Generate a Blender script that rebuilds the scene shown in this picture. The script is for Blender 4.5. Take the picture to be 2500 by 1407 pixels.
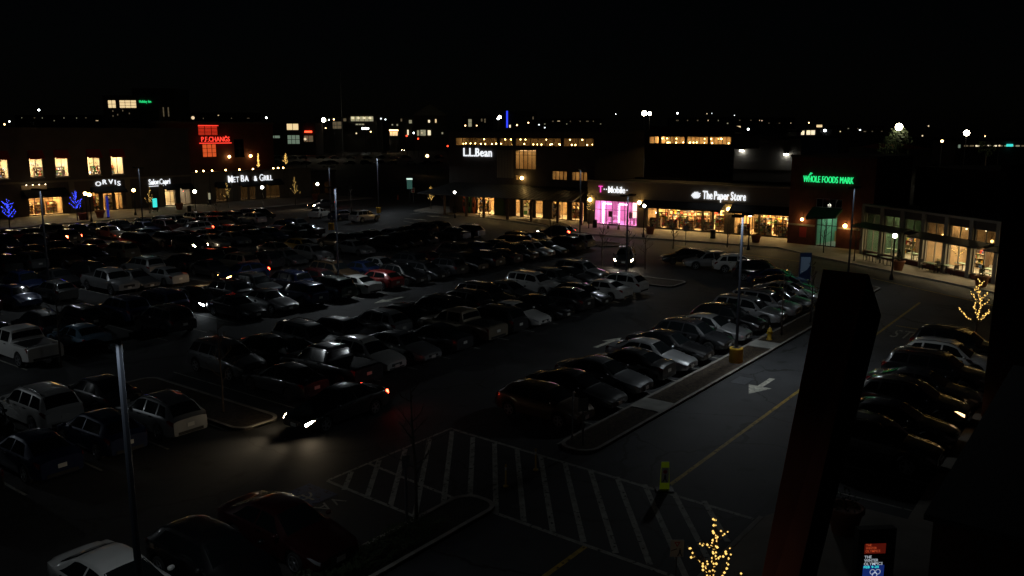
import bpy, math, random
from mathutils import Vector, Matrix
random.seed(11)
for _o in list(bpy.data.objects): bpy.data.objects.remove(_o)
SC = bpy.context.scene
COL = SC.collection
R = math.radians
# ---------------------------------------------------------------- camera, sky, moon, exposure
CAMH, FPX, CX, CY, PITCH = 12.2, 2050.0, 1250.0, 703.5, math.atan(378.5 / 2050.0)
cam = bpy.data.cameras.new('camera'); cam.sensor_width = 36; cam.lens = 36 * FPX / 2500
cam.clip_start = .1; cam.clip_end = 6000
camo = bpy.data.objects.new('camera', cam); COL.objects.link(camo)
camo.location = (0, 0, CAMH); camo.rotation_euler = (R(90) - PITCH, 0, math.atan2(.6, .8) - R(90))
SC.camera = camo
w = bpy.data.worlds.new('World'); SC.world = w; w.use_nodes = True
wn = w.node_tree.nodes; bgn = wn['Background']
sky = wn.new('ShaderNodeTexSky'); sky.sky_type = 'NISHITA'; sky.sun_disc = False
sky.sun_elevation = R(35); sky.sun_rotation = R(200)
w.node_tree.links.new(sky.outputs[0], bgn.inputs[0]); bgn.inputs[1].default_value = .00012
ml = bpy.data.lights.new('moon', 'SUN'); ml.energy = .004; ml.angle = R(.5); ml.color = (.85, .92, 1)
mo = bpy.data.objects.new('moon', ml); COL.objects.link(mo); mo.rotation_euler = (R(55), 0, R(20))
SC.view_settings.view_transform = 'Standard'; SC.view_settings.look = 'None'
SC.view_settings.exposure = 0; SC.view_settings.gamma = 1
SC.cycles.use_light_tree = True; SC.cycles.max_bounces = 5; SC.cycles.diffuse_bounces = 2
SC.cycles.glossy_bounces = 2; SC.cycles.transmission_bounces = 3; SC.cycles.transparent_max_bounces = 8
SC.cycles.caustics_reflective = False; SC.cycles.caustics_refractive = False
SC.cycles.sample_clamp_indirect = 1.5; SC.cycles.sample_clamp_direct = 0
SC.cycles.use_denoising = True
# ---------------------------------------------------------------- pixel (2500 x 1407) to place
def ray(px, py):
    a, b = (px - CX) / FPX, -(py - CY) / FPX
    c, s = math.cos(PITCH), math.sin(PITCH)
    f, z = c + b * s, -s + b * c
    return Vector((.8 * f + .6 * a, .6 * f - .8 * a, z))
def gp(px, py, z=0.0):
    d = ray(px, py); t = (z - CAMH) / d.z
    return Vector((d.x * t, d.y * t, z))
def at_depth(px, py, D):
    d = ray(px, py); t = D / (.8 * d.x + .6 * d.y)
    return Vector((d.x * t, d.y * t, CAMH + d.z * t))
# ---------------------------------------------------------------- object helpers
def tag(o, label=None, cat=None, group=None, kind=None):
    if label: o['label'] = label
    if cat: o['category'] = cat
    if group: o['group'] = group
    if kind: o['kind'] = kind
    return o
def empty(name, loc, rz=0, label=None, cat=None, group=None):
    o = bpy.data.objects.new(name, None); COL.objects.link(o)
    o.location = loc; o.rotation_euler = (0, 0, rz); o.empty_display_size = .3
    return tag(o, label, cat, group)
def link(name, me, mats=None, parent=None, loc=None, rot=None):
    o = bpy.data.objects.new(name, me); COL.objects.link(o)
    if parent is not None: o.parent = parent
    if loc is not None: o.location = loc
    if rot is not None: o.rotation_euler = rot
    if mats is not None:
        for i, m in enumerate(mats if isinstance(mats, (list, tuple)) else [mats]):
            if i < len(o.material_slots):
                o.material_slots[i].link = 'OBJECT'; o.material_slots[i].material = m
    return o
class MB:
    def __init__(s): s.v = []; s.f = []; s.m = []
    def quad(s, a, b, c, d, m=0):
        n = len(s.v); s.v += [tuple(a), tuple(b), tuple(c), tuple(d)]; s.f.append((n, n+1, n+2, n+3)); s.m.append(m); return s
    def box(s, x0, x1, y0, y1, z0, z1, m=0):
        n = len(s.v)
        s.v += [(x0,y0,z0),(x1,y0,z0),(x1,y1,z0),(x0,y1,z0),(x0,y0,z1),(x1,y0,z1),(x1,y1,z1),(x0,y1,z1)]
        for q in ((3,2,1,0),(4,5,6,7),(0,1,5,4),(1,2,6,5),(2,3,7,6),(3,0,4,7)):
            s.f.append(tuple(n+i for i in q)); s.m.append(m)
        return s
    def hexa(s, p, m=0):      # 8 points: bottom 4 ccw, top 4 ccw
        n = len(s.v); s.v += [tuple(q) for q in p]
        for q in ((3,2,1,0),(4,5,6,7),(0,1,5,4),(1,2,6,5),(2,3,7,6),(3,0,4,7)):
            s.f.append(tuple(n+i for i in q)); s.m.append(m)
        return s
    def prism(s, poly, z0, z1, m=0):
        n = len(s.v); k = len(poly)
        s.v += [(p[0], p[1], z0) for p in poly] + [(p[0], p[1], z1) for p in poly]
        s.f.append(tuple(n+k-1-i for i in range(k))); s.f.append(tuple(n+k+i for i in range(k))); s.m += [m, m]
        for i in range(k):
            j = (i+1) % k; s.f.append((n+i, n+j, n+k+j, n+k+i)); s.m.append(m)
        return s
    def tube(s, pts, rad, n=8, m=0, cap=True):
        pts = [Vector(p) for p in pts]
        if not isinstance(rad, (list, tuple)): rad = [rad] * len(pts)
        base = len(s.v)
        for i, p in enumerate(pts):
            d = (pts[min(i+1, len(pts)-1)] - pts[max(i-1, 0)]).normalized()
            u = d.cross(Vector((0, 0, 1)) if abs(d.z) < .9 else Vector((1, 0, 0))).normalized(); q = d.cross(u)
            for k in range(n):
                a = 2 * math.pi * k / n
                s.v.append(tuple(p + (u * math.cos(a) + q * math.sin(a)) * rad[i]))
        for i in range(len(pts)-1):
            for k in range(n):
                a = base + i*n + k; b = base + i*n + (k+1) % n
                s.f.append((a, b, b+n, a+n)); s.m.append(m)
        if cap:
            s.f.append(tuple(base + k for k in reversed(range(n)))); s.m.append(m)
            e = base + (len(pts)-1)*n; s.f.append(tuple(e + k for k in range(n))); s.m.append(m)
        return s
    def lathe(s, prof, c=(0,0,0), n=16, m=0):
        base = len(s.v)
        for r, z in prof:
            for k in range(n):
                a = 2*math.pi*k/n; s.v.append((c[0]+r*math.cos(a), c[1]+r*math.sin(a), c[2]+z))
        for i in range(len(prof)-1):
            for k in range(n):
                a = base+i*n+k; b = base+i*n+(k+1) % n
                s.f.append((a, b, b+n, a+n)); s.m.append(m)
        s.f.append(tuple(base+k for k in reversed(range(n)))); s.m.append(m)
        e = base+(len(prof)-1)*n; s.f.append(tuple(e+k for k in range(n))); s.m.append(m)
        return s
    def ball(s, c, r, n=10, k=6, m=0):
        pr = [(max(.001, r*math.sin(math.pi*i/k)), -r*math.cos(math.pi*i/k)) for i in range(k+1)]
        return s.lathe(pr, c, n, m)
    def mesh(s, name='mesh', smooth=False, nmat=None):
        me = bpy.data.meshes.new(name); me.from_pydata(s.v, [], s.f)
        for _ in range(nmat or (max(s.m) + 1 if s.m else 1)): me.materials.append(None)
        if any(s.m): me.polygons.foreach_set('material_index', s.m)
        if smooth: me.polygons.foreach_set('use_smooth', [True] * len(s.f))
        me.update(); return me
    def build(s, name, mats, parent=None, smooth=False, loc=None, rot=None):
        me = s.mesh(name, smooth, len(mats) if isinstance(mats, (list, tuple)) else None)
        return link(name, me, mats, parent, loc, rot)
# ---------------------------------------------------------------- materials
M = {}
def mat(name, col, rough=.6, metal=0., emit=None, es=0., coat=0., spec=.5, samp=None, noise=None, bump=None):
    m = bpy.data.materials.new(name); m.use_nodes = True; nt = m.node_tree; b = nt.nodes['Principled BSDF']
    b.inputs['Base Color'].default_value = (*col, 1); b.inputs['Roughness'].default_value = rough
    b.inputs['Metallic'].default_value = metal; b.inputs['Coat Weight'].default_value = coat
    b.inputs['Coat Roughness'].default_value = .065; b.inputs['Coat IOR'].default_value = 1.75
    b.inputs['Specular IOR Level'].default_value = spec
    if emit:
        b.inputs['Emission Color'].default_value = (*emit, 1); b.inputs['Emission Strength'].default_value = es
        if samp: m.cycles.emission_sampling = samp
    if noise or bump:
        tc = nt.nodes.new('ShaderNodeTexCoord')
        if noise:
            sc, amt = noise
            n1 = nt.nodes.new('ShaderNodeTexNoise'); n1.inputs['Scale'].default_value = sc; n1.inputs['Detail'].default_value = 6
            nt.links.new(tc.outputs['Object'], n1.inputs['Vector'])
            mr = nt.nodes.new('ShaderNodeMapRange'); mr.inputs[1].default_value = .3; mr.inputs[2].default_value = .7
            mr.inputs[3].default_value = 1 - amt; mr.inputs[4].default_value = 1 + amt
            nt.links.new(n1.outputs['Fac'], mr.inputs[0])
            mx = nt.nodes.new('ShaderNodeVectorMath'); mx.operation = 'SCALE'; mx.inputs[0].default_value = col
            nt.links.new(mr.outputs[0], mx.inputs['Scale']); nt.links.new(mx.outputs[0], b.inputs['Base Color'])
        if bump:
            sc, st = bump
            n2 = nt.nodes.new('ShaderNodeTexNoise'); n2.inputs['Scale'].default_value = sc
            nt.links.new(tc.outputs['Object'], n2.inputs['Vector'])
            bm = nt.nodes.new('ShaderNodeBump'); bm.inputs['Strength'].default_value = st; bm.inputs['Distance'].default_value = .02
            nt.links.new(n2.outputs['Fac'], bm.inputs['Height']); nt.links.new(bm.outputs[0], b.inputs['Normal'])
    M[name] = m; return m
def asphalt(name, col, crack=True):
    m = mat(name, col, .75, noise=(.35, .35)); nt = m.node_tree; b = nt.nodes['Principled BSDF']
    tc = nt.nodes.new('ShaderNodeTexCoord')
    fine = nt.nodes.new('ShaderNodeTexNoise'); fine.inputs['Scale'].default_value = 45; fine.inputs['Detail'].default_value = 3
    nt.links.new(tc.outputs['Object'], fine.inputs['Vector'])
    bm = nt.nodes.new('ShaderNodeBump'); bm.inputs['Strength'].default_value = .5; bm.inputs['Distance'].default_value = .01
    nt.links.new(fine.outputs['Fac'], bm.inputs['Height']); nt.links.new(bm.outputs[0], b.inputs['Normal'])
    big = nt.nodes.new('ShaderNodeTexNoise'); big.inputs['Scale'].default_value = .07; big.inputs['Detail'].default_value = 4
    nt.links.new(tc.outputs['Object'], big.inputs['Vector'])
    bp = nt.nodes.new('ShaderNodeMapRange'); bp.inputs[1].default_value = .42; bp.inputs[2].default_value = .58; bp.inputs[3].default_value = .72; bp.inputs[4].default_value = 1.2
    st = nt.nodes.new('ShaderNodeTexNoise'); st.inputs['Scale'].default_value = .9; st.inputs['Detail'].default_value = 2
    nt.links.new(tc.outputs['Object'], st.inputs['Vector'])
    sp = nt.nodes.new('ShaderNodeMapRange'); sp.inputs[1].default_value = .62; sp.inputs[2].default_value = .72; sp.inputs[3].default_value = 1; sp.inputs[4].default_value = .45
    nt.links.new(big.outputs['Fac'], bp.inputs[0]); nt.links.new(st.outputs['Fac'], sp.inputs[0])
    mu = nt.nodes.new('ShaderNodeMath'); mu.operation = 'MULTIPLY'; nt.links.new(bp.outputs[0], mu.inputs[0]); nt.links.new(sp.outputs[0], mu.inputs[1])
    sc2 = nt.nodes.new('ShaderNodeVectorMath'); sc2.operation = 'SCALE'; nt.links.new(b.inputs['Base Color'].links[0].from_socket, sc2.inputs[0]); nt.links.new(mu.outputs[0], sc2.inputs['Scale'])
    nt.links.new(sc2.outputs[0], b.inputs['Base Color'])
    if crack:
        wob = nt.nodes.new('ShaderNodeTexNoise'); wob.inputs['Scale'].default_value = .6; wob.inputs['Detail'].default_value = 5
        nt.links.new(tc.outputs['Object'], wob.inputs['Vector'])
        ad = nt.nodes.new('ShaderNodeVectorMath'); ad.operation = 'MULTIPLY_ADD'; ad.inputs[1].default_value = (2.2, 2.2, 0)
        nt.links.new(wob.outputs['Color'], ad.inputs[0]); nt.links.new(tc.outputs['Object'], ad.inputs[2])
        vo = nt.nodes.new('ShaderNodeTexVoronoi'); vo.feature = 'DISTANCE_TO_EDGE'; vo.inputs['Scale'].default_value = .16
        nt.links.new(ad.outputs[0], vo.inputs['Vector'])
        lt = nt.nodes.new('ShaderNodeMath'); lt.operation = 'LESS_THAN'; lt.inputs[1].default_value = .008
        nt.links.new(vo.outputs['Distance'], lt.inputs[0])
        mx = nt.nodes.new('ShaderNodeMix'); mx.data_type = 'RGBA'
        src = b.inputs['Base Color'].links[0].from_socket
        nt.links.new(lt.outputs[0], mx.inputs['Factor']); nt.links.new(src, mx.inputs['A'])
        mx.inputs['B'].default_value = (.012, .012, .012, 1); nt.links.new(mx.outputs['Result'], b.inputs['Base Color'])
    return m
asphalt('asphalt', (.030, .031, .033)); asphalt('asphalt_drive', (.042, .044, .049))
mat('soil', (.03, .028, .022), .95, noise=(2, .4)); mat('mulch', (.05, .035, .024), .95, noise=(6, .5), bump=(30, .8))
mat('concrete', (.27, .24, .20), .85, noise=(.8, .2), bump=(20, .2)); mat('kerb', (.30, .28, .25), .85, noise=(2, .25))
mat('slab', (.38, .38, .35), .85, noise=(1.5, .2))
def worn(name, col):
    m = mat(name, col, .7, noise=(3, .35)); nt = m.node_tree; b = nt.nodes['Principled BSDF']
    tc = nt.nodes.new('ShaderNodeTexCoord'); n = nt.nodes.new('ShaderNodeTexNoise'); n.inputs['Scale'].default_value = 7; n.inputs['Detail'].default_value = 8
    nt.links.new(tc.outputs['Object'], n.inputs['Vector'])
    r = nt.nodes.new('ShaderNodeMapRange'); r.inputs[1].default_value = .31; r.inputs[2].default_value = .43
    nt.links.new(n.outputs['Fac'], r.inputs[0]); nt.links.new(r.outputs[0], b.inputs['Alpha'])
    return m
worn('road_white', (.30, .30, .26)); worn('road_yellow', (.45, .30, .035)); worn('road_arrow', (.55, .54, .46)); worn('road_blue', (.012, .04, .13))
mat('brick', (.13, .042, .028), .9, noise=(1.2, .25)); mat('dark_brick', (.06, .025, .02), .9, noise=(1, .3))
mat('stucco', (.16, .14, .11), .9, noise=(.5, .15)); mat('stucco_warm', (.19, .165, .13), .9, noise=(.4, .15))
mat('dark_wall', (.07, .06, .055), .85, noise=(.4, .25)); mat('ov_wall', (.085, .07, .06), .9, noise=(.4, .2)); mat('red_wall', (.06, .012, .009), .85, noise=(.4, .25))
mat('roof', (.03, .03, .032), .85); mat('seam_roof', (.055, .06, .065), .5, .3); mat('corrugated', (.30, .27, .22), .5, .4)
mat('black_metal', (.015, .015, .017), .45, .3); mat('grey_metal', (.22, .23, .25), .45, .6); mat('pole_metal', (.05, .058, .075), .5, .3)
mat('white_trim', (.30, .28, .24), .7); mat('wood_dark', (.10, .06, .035), .7, noise=(3, .3)); mat('siding', (.34, .34, .33), .8)
mat('siding_b', (.27, .27, .27), .8)
mat('awning_black', (.012, .012, .012), .9); mat('awning_red', (.30, .02, .015), .9); mat('awning_green', (.03, .06, .05), .85)
mat('interior_cream', (.62, .46, .28), .9, noise=(.7, .25)); mat('interior_shop', (.34, .23, .13), .9, noise=(.9, .5)); mat('interior_floor', (.34, .26, .18), .5); mat('interior_dark', (.22, .16, .10), .9)
mat('interior_green', (.20, .42, .30), .9); mat('interior_orange', (.55, .27, .10), .9); mat('interior_pink', (.75, .48, .62), .8)
mat('bark', (.07, .055, .045), .95, noise=(8, .4)); mat('leaf', (.035, .055, .02), .8, noise=(3, .5)); mat('leaf_tan', (.09, .075, .03), .8, noise=(2, .5))
mat('conifer', (.02, .04, .018), .9, noise=(4, .4)); mat('terracotta', (.24, .09, .05), .85, noise=(2, .2))
mat('yellow_paint', (.62, .36, .03), .6, noise=(2, .15)); mat('hydrant_yellow', (.5, .32, .02), .5)
mat('rust_red', (.32, .085, .055), .85, noise=(.6, .25)); mat('black_side', (.012, .010, .010), .9)
mat('tyre', (.012, .012, .012), .85); mat('rim', (.42, .43, .45), .35, .85); mat('rim_dark', (.08, .08, .085), .35, .8)
mat('car_glass', (.008, .010, .011), .10, spec=.9); mat('car_black', (.012, .012, .013), .6)
mat('chrome', (.6, .6, .62), .12, 1); mat('plate', (.62, .62, .58), .5)
mat('lens_clear', (.45, .47, .5), .08, .35, coat=1); mat('lens_red', (.16, .006, .006), .12, coat=1)
mat('lens_lit', (.8, .8, .8), .2, emit=(1, .78, .50), es=90); mat('lens_lit_white', (.8, .8, .8), .2, emit=(.85, .95, 1), es=60)
mat('lens_lit_amber', (.8, .7, .5), .2, emit=(1, .52, .14), es=40); mat('lens_glow', (.8, .7, .5), .2, emit=(1, .62, .3), es=3); mat('lens_brake_hot', (.5, .02, .02), .2, emit=(1, .05, .02), es=90); mat('lens_brake', (.5, .02, .02), .2, emit=(1, .05, .02), es=26)
def paint(n, c, metal=.0, rough=.38): return mat('paint_' + n, c, rough, metal, coat=1)
for n, c, me in (('black', (.006,.006,.007), 0), ('charcoal', (.035,.036,.04), .4), ('grey', (.12,.125,.13), .5), ('silver', (.36,.37,.38), .6),
                 ('white', (.62,.62,.60), 0), ('dark blue', (.010,.022,.075), .3), ('light blue', (.16,.26,.36), .4), ('dark red', (.040,.006,.007), .3),
                 ('red', (.28,.018,.016), .1), ('tan', (.26,.22,.16), .4), ('yellow', (.5,.30,.02), 0), ('dark green', (.012,.03,.022), .3),
                 ('bronze', (.085,.055,.03), .5), ('orange', (.30,.10,.02), .2)):
    paint(n, c, me)
def glass(name, tint=(.92, .95, .95), refl=.10):
    m = bpy.data.materials.new(name); m.use_nodes = True; nt = m.node_tree; nt.nodes.clear()
    o = nt.nodes.new('ShaderNodeOutputMaterial'); t = nt.nodes.new('ShaderNodeBsdfTransparent'); g = nt.nodes.new('ShaderNodeBsdfGlossy')
    mx = nt.nodes.new('ShaderNodeMixShader'); t.inputs[0].default_value = (*tint, 1); g.inputs['Roughness'].default_value = .03
    mx.inputs[0].default_value = refl
    nt.links.new(t.outputs[0], mx.inputs[1]); nt.links.new(g.outputs[0], mx.inputs[2]); nt.links.new(mx.outputs[0], o.inputs[0])
    M[name] = m
glass('pane'); glass('pane_dim', (.45, .45, .42), .08)
def lit(name, c, s, samp='AUTO'): return mat(name, c, .5, emit=c, es=s, samp=samp)
lit('sign_white', (.92, .96, 1), 1.05, 'NONE'); lit('sign_green', (.03, 1, .30), .85, 'NONE'); lit('sign_red', (1, .05, .03), 1.5, 'NONE')
lit('sign_pink', (1, .08, .55), 1.2, 'NONE'); lit('sign_teal', (.05, .80, .72), 1.0); lit('sign_blue', (.03, .06, 1), 1.2)
mat('sign_dead', (.10, .03, .025), .6); mat('sign_green_dead', (.01, .05, .02), .6)
lit('globe_warm', (1, .60, .18), 26); lit('globe_white', (1, .93, .78), 16); lit('lamp_face', (.88, .96, 1), 1500)
lit('lamp_face_dim', (.88, .96, 1), 480); lit('lamp_face_low', (.88, .96, 1), 380)
lit('bulb_warm', (1, .62, .16), 1.5, 'NONE'); lit('bulb_blue', (.05, .08, 1), 3.5, 'NONE')
lit('ceil_warm', (1, .60, .22), 70); lit('ceil_cream', (1, .80, .50), 38); lit('ceil_pink', (1, .32, .68), 22); lit('ceil_dim', (1, .62, .26), 5)
lit('ceil_green', (.8, 1, .75), 7); lit('neon_pink', (1, .55, .82), 7)
lit('win_red', (1, .05, .02), .55); lit('win_orange', (1, .13, .03), .85); lit('win_warm', (1, .74, .38), .9, 'NONE'); lit('win_cream', (1, .85, .55), 1.1, 'NONE')
lit('win_dim', (.85, .80, .50), .28, 'NONE'); lit('win_green', (.55, .75, .55), .22, 'NONE'); lit('win_faint', (.9, .7, .4), .10, 'NONE')
lit('far_lamp', (1, .88, .62), 40); lit('far_white', (.9, .97, 1), 12, 'NONE'); lit('far_warm', (1, .6, .25), 8, 'NONE'); lit('far_faint', (1, .75, .45), .9, 'NONE'); lit('far_mild', (.85, .95, 1), 2.2, 'NONE'); lit('far_red', (1, .06, .02), 4, 'NONE')
lit('screen_red', (1, .16, .05), .30, 'NONE'); lit('screen_maroon', (.5, .04, .02), .12, 'NONE'); lit('screen_blue', (.03, .09, .6), .20, 'NONE'); lit('screen_white', (.8, .9, 1), .45, 'NONE')
lit('map_white', (.12, .18, .26), .10, 'NONE'); lit('map_blue', (.006, .016, .05), .06, 'NONE')
# ================================================================ the setting: ground, lot, kerbs, pavements
def struct(o): o['kind'] = 'structure'; return o
struct(MB().quad((-2500,-2500,-.02),(2500,-2500,-.02),(2500,2500,-.02),(-2500,2500,-.02)).build('ground', M['soil']))
struct(MB().quad((-30,-12,0),(98,-12,0),(98,118,0),(-30,118,0)).build('parking_lot', M['asphalt']))
struct(MB().quad((98,90,-.004),(420,90,-.004),(420,420,-.004),(98,420,-.004)).build('far_road', M['asphalt']))
dr = MB(); dr.quad((-30,9,.004),(80,9,.004),(80,15.75,.004),(-30,15.75,.004))
struct(dr.build('access_road', M['asphalt_drive']))
def strip(name, x0, x1, y0, y1, h=.12, soil='mulch', label=None, r=.7):
    """a raised bed edged by kerb stones, one stone per piece"""
    n = 5; poly = []
    for cx, cy, a0 in ((x1-r,y1-r,0),(x0+r,y1-r,90),(x0+r,y0+r,180),(x1-r,y0+r,270)):
        for k in range(n+1):
            a = R(a0 + 90*k/n); poly.append((cx+r*math.cos(a), cy+r*math.sin(a)))
    bed = struct(MB().prism([( p[0], p[1]) for p in poly], -.02, h-.03).build(name, M[soil]))
    # kerb stones along the outline
    pts = [Vector((p[0], p[1], 0)) for p in poly] + [Vector((poly[0][0], poly[0][1], 0))]
    out = [pts[0]]
    for a, b in zip(pts, pts[1:]):
        L = (b-a).length; k = max(1, round(L/1.8))
        for i in range(1, k+1): out.append(a.lerp(b, i/k))
    cen = Vector(((x0+x1)/2, (y0+y1)/2, 0))
    for a, b in zip(out, out[1:]):
        d = (b-a)
        if d.length < .05: continue
        g = d.normalized(); nrm = Vector((g.y, -g.x, 0))
        a2, b2 = a + g*.006, b - g*.006
        hh = h + random.uniform(-.006, .006)
        p = [a2 - nrm*.15, b2 - nrm*.15, b2, a2]
        MB().hexa([q + Vector((0,0,-.02)) for q in p] + [q + Vector((0,0,hh)) for q in p]).build('kerb_stone', M['kerb'], bed)
    return bed
stripA = strip('planted_strip', 26.2, 70.5, 15.9, 17.55)
stripN = strip('planted_strip', 2.0, 20.7, 15.9, 17.55, soil='soil')
strip('planted_strip', 19.7, 21.9, 28.8, 39.2)                       # island in the second double row
strip('planted_strip', 60.4, 63.6, 29.4, 39.4)
strip('planted_strip', 78.6, 81.6, 45.4, 57.0, r=1.3)
for x in (46.7, 32.9):                                                # concrete walk-throughs
    struct(MB().box(x-.75, x+.75, 15.98, 17.5, 0, .13).build('walkway_slab', M['slab']))
# pavement before the right-hand stores
kp = [gp(*q) for q in ((1010,516),(1062,521),(1200,535),(1330,553),(1450,575),(1700,592),(1900,607),(2000,630),(2100,650),(2300,690),(2440,720),(2620,760))]
poly = [(p.x, p.y) for p in kp] + [(88, -6), (104, 16), (106, 60), (106, 96)]
struct(MB().prism(list(reversed(poly)), -.05, .12).build('pavement', M['concrete']))
for a, b in zip(kp, kp[1:]):                                          # kerb stones along it
    k = max(1, round((b-a).length/2.2)); g = (b-a).normalized(); nrm = Vector((g.y, -g.x, 0))
    par = bpy.data.objects.get('pavement')
    for i in range(k):
        p0, p1 = a.lerp(b, i/k) + g*.008, a.lerp(b, (i+1)/k) - g*.008
        q = [p0 - nrm*.16, p1 - nrm*.16, p1 + nrm*.02, p0 + nrm*.02]
        MB().hexa([Vector((v.x, v.y, -.02)) for v in q] + [Vector((v.x, v.y, .135)) for v in q]).build('kerb_stone', M['kerb'], par)
lp = struct(MB().box(20, 112, 117, 133, -.05, .12).build('pavement', M['concrete']))
for i in range(34):
    x = 34 + i*2.2
    MB().box(x+.008, x+2.192, 116.84, 117.02, -.02, .135).build('kerb_stone', M['kerb'], lp)
np_ = struct(MB().prism([(6,2.5),(27.5,2.5),(27.5,7.6),(25,8.6),(6,8.6)], -.05, .12).build('pavement', M['concrete']))
for i in range(9):
    MB().box(6+i*2.1, 8.09+i*2.1, 8.6, 8.76, -.02, .13).build('kerb_stone', M['kerb'], np_)
struct(MB().prism([(27.5,2.5),(57,2.5),(57,4.9),(27.5,4.9)], -.05, .12).build('pavement', M['concrete']))
# planting bed before the big outfitter's porch
struct(MB().prism([(gp(*q).x, gp(*q).y) for q in ((1260,538),(1300,545),(1390,565),(1410,562),(1370,545),(1310,538))], .1, .18).build('planting_bed', M['mulch']))
# ---------------------------------------------------------------- painted markings
MK = empty('road_markings', (0,0,0)); MK['kind'] = 'structure'
ZM = .009
def line(a, b, wd=.11, m='road_white', z=ZM, name='painted_line'):
    a, b = Vector((a[0], a[1], z)), Vector((b[0], b[1], z)); g = (b-a).normalized(); n = Vector((-g.y, g.x, 0))*wd/2
    return MB().quad(a-n, b-n, b+n, a+n).build(name, M[m], MK)
ROW = {'A': (17.6, 22.4), 'B': (29.4, 39.4), 'C': (45.6, 55.8), 'D': (61.4, 71.8), 'E': (77.8, 88.2), 'F': (94.4, 104.8)}
def stalls(x0, n, y0, y1, p=2.65):
    for i in range(n): line((x0+i*p, y0), (x0+i*p, y1), .10)
stalls(29.35, 15, 17.65, 22.3); stalls(23.1, 14, 29.5, 39.3); stalls(11.6, 4, 29.5, 39.3)
stalls(18.7, 22, 45.7, 55.7); stalls(24, 19, 61.5, 71.7); stalls(30, 15, 77.9, 88.1); stalls(37, 15, 94.5, 104.7); stalls(7.0, 4, 17.65, 22.3); stalls(28.5, 11, 4.9, 9.2)
line((26.5,17.62),(70,17.62),.10)
# crosswalk with slanted bars
line((25.3,22.2),(24.8,8.9),.16); line((20.6,22.2),(20.2,17.4),.14); line((20.2,17.5),(20.0,9.2),.16)
line((18.6,22.2),(18.4,17.7),.14); line((18.6,22.2),(25.4,22.2),.12)
def bars():
    for i in range(-3, 13):
        yb = 10.2 + i*1.12
        a = Vector((20.2, yb)); d = Vector((4.9, 3.9))
        t0, t1 = 0., 1.
        if yb + d.y > 22.1: t1 = (22.1-yb)/d.y
        if yb < 8.9: t0 = (8.95-yb)/d.y
        if yb > 17.4:
            t0 = -.36 if yb > 18.9 else -.36
        if t1 - t0 < .08: continue
        p, q = a + d*t0, a + d*t1
        if q.y > 22.1: q = a + d*((22.1-yb)/d.y)
        line(p, q, .19, z=ZM+.001, name='crosswalk_bar')
bars()
line((25.6,12.25),(66,12.25),.16,'road_yellow'); line((2,12.25),(20.0,12.25),.16,'road_yellow')
a, b = gp(2130,680), gp(2440,750); line(a, b, .14, 'road_yellow'); line((57,11.85),(56.4,8.8),.13,'road_yellow',z=ZM+.002)
a, b = gp(1650,600), gp(1960,640); line(a, b, .12, 'road_yellow')
for q in (((1000,523),(1045,518)), ((985,540),(1010,545))): line(gp(*q[0]), gp(*q[1]), .3)
for q in (((2105,928),(2150,936)), ((2200,950),(2260,960)), ((2235,885),(2300,897))): line(gp(*q[0]), gp(*q[1]), .11)
def arrow(x, y, ang, s=1.0):
    pts = [(-1.5,-.13),(.1,-.13),(.1,-.55),(1.5,0),(.1,.55),(.1,.13),(-1.5,.13)]
    mb = MB(); n = len(pts); mb.v = [(px*s, py*s, 0) for px, py in pts]; mb.f = [tuple(range(n))]; mb.m = [0]
    mb.build('painted_arrow', M['road_arrow'], MK, loc=(x, y, ZM), rot=(0, 0, R(ang)))
arrow(43.4, 44.0, 180); arrow(42.1, 24.4, 0); arrow(39.0, 14.0, 180, 1.05); arrow(39, 60.5, 180)
p = gp(1068,529); arrow(p.x, p.y, 90, 1.5); p = gp(1016,536); arrow(p.x, p.y, 270, 1.5)
# ---------------------------------------------------------------- lettering
GL = {}
def glyphs(chars, bold=.012):
    obs = {}
    for ch in chars:
        if (ch, bold) in GL: continue
        cu = bpy.data.curves.new('glyph', 'FONT'); cu.body = ch; cu.size = 1; cu.extrude = .06; cu.offset = bold; cu.resolution_u = 3
        o = bpy.data.objects.new('glyph', cu); COL.objects.link(o); obs[ch] = o
    bpy.context.view_layer.update(); dg = bpy.context.evaluated_depsgraph_get()
    for ch, o in obs.items():
        me = bpy.data.meshes.new_from_object(o.evaluated_get(dg))
        me.materials.clear(); me.materials.append(None)
        xs = [v.co.x for v in me.vertices]; ys = [v.co.y for v in me.vertices]
        x0 = min(xs)
        for v in me.vertices: v.co = (v.co.x - x0, -v.co.z, v.co.y)      # upright, facing -y
        GL[(ch, bold)] = (me, max(xs) - x0, max(ys))
        cu = o.data; bpy.data.objects.remove(o); bpy.data.curves.remove(cu)
def lettering(parent, text, width, height, mats, gap=.09, space=.34, bold=.012, depth=1.0, serif=False, arc=0., y=0., z0=0., x0=0., caps=None, upside=False):
    """letters as children of parent, in its local x-z plane; height = height of a capital"""
    glyphs(sorted(set(text) - {' '}), bold)
    tot, seq = 0., []
    for i, ch in enumerate(text):
        if ch == ' ': tot += space; continue
        me, wd, hh = GL[(ch, bold)]; k = caps[i] if caps else 1.
        seq.append((ch, tot, me, k)); tot += wd*k + gap
    tot -= gap; sx = width/tot; sz = height/.70
    for i, (ch, x, me, k) in enumerate(seq):
        mm = mats[i] if isinstance(mats, list) else mats
        o = link('letter', me, M[mm], parent)
        u = (x + GL[(ch, bold)][1]*k/2)/tot
        o.location = (x0 + x*sx, y, z0 + arc*(1 - (2*u-1)**2)); o.scale = (sx*k, depth, sz*k)
    return seq
ws = empty('road_lettering', (55.4, 11.4, ZM), R(-90)); ws['kind'] = 'structure'
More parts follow.
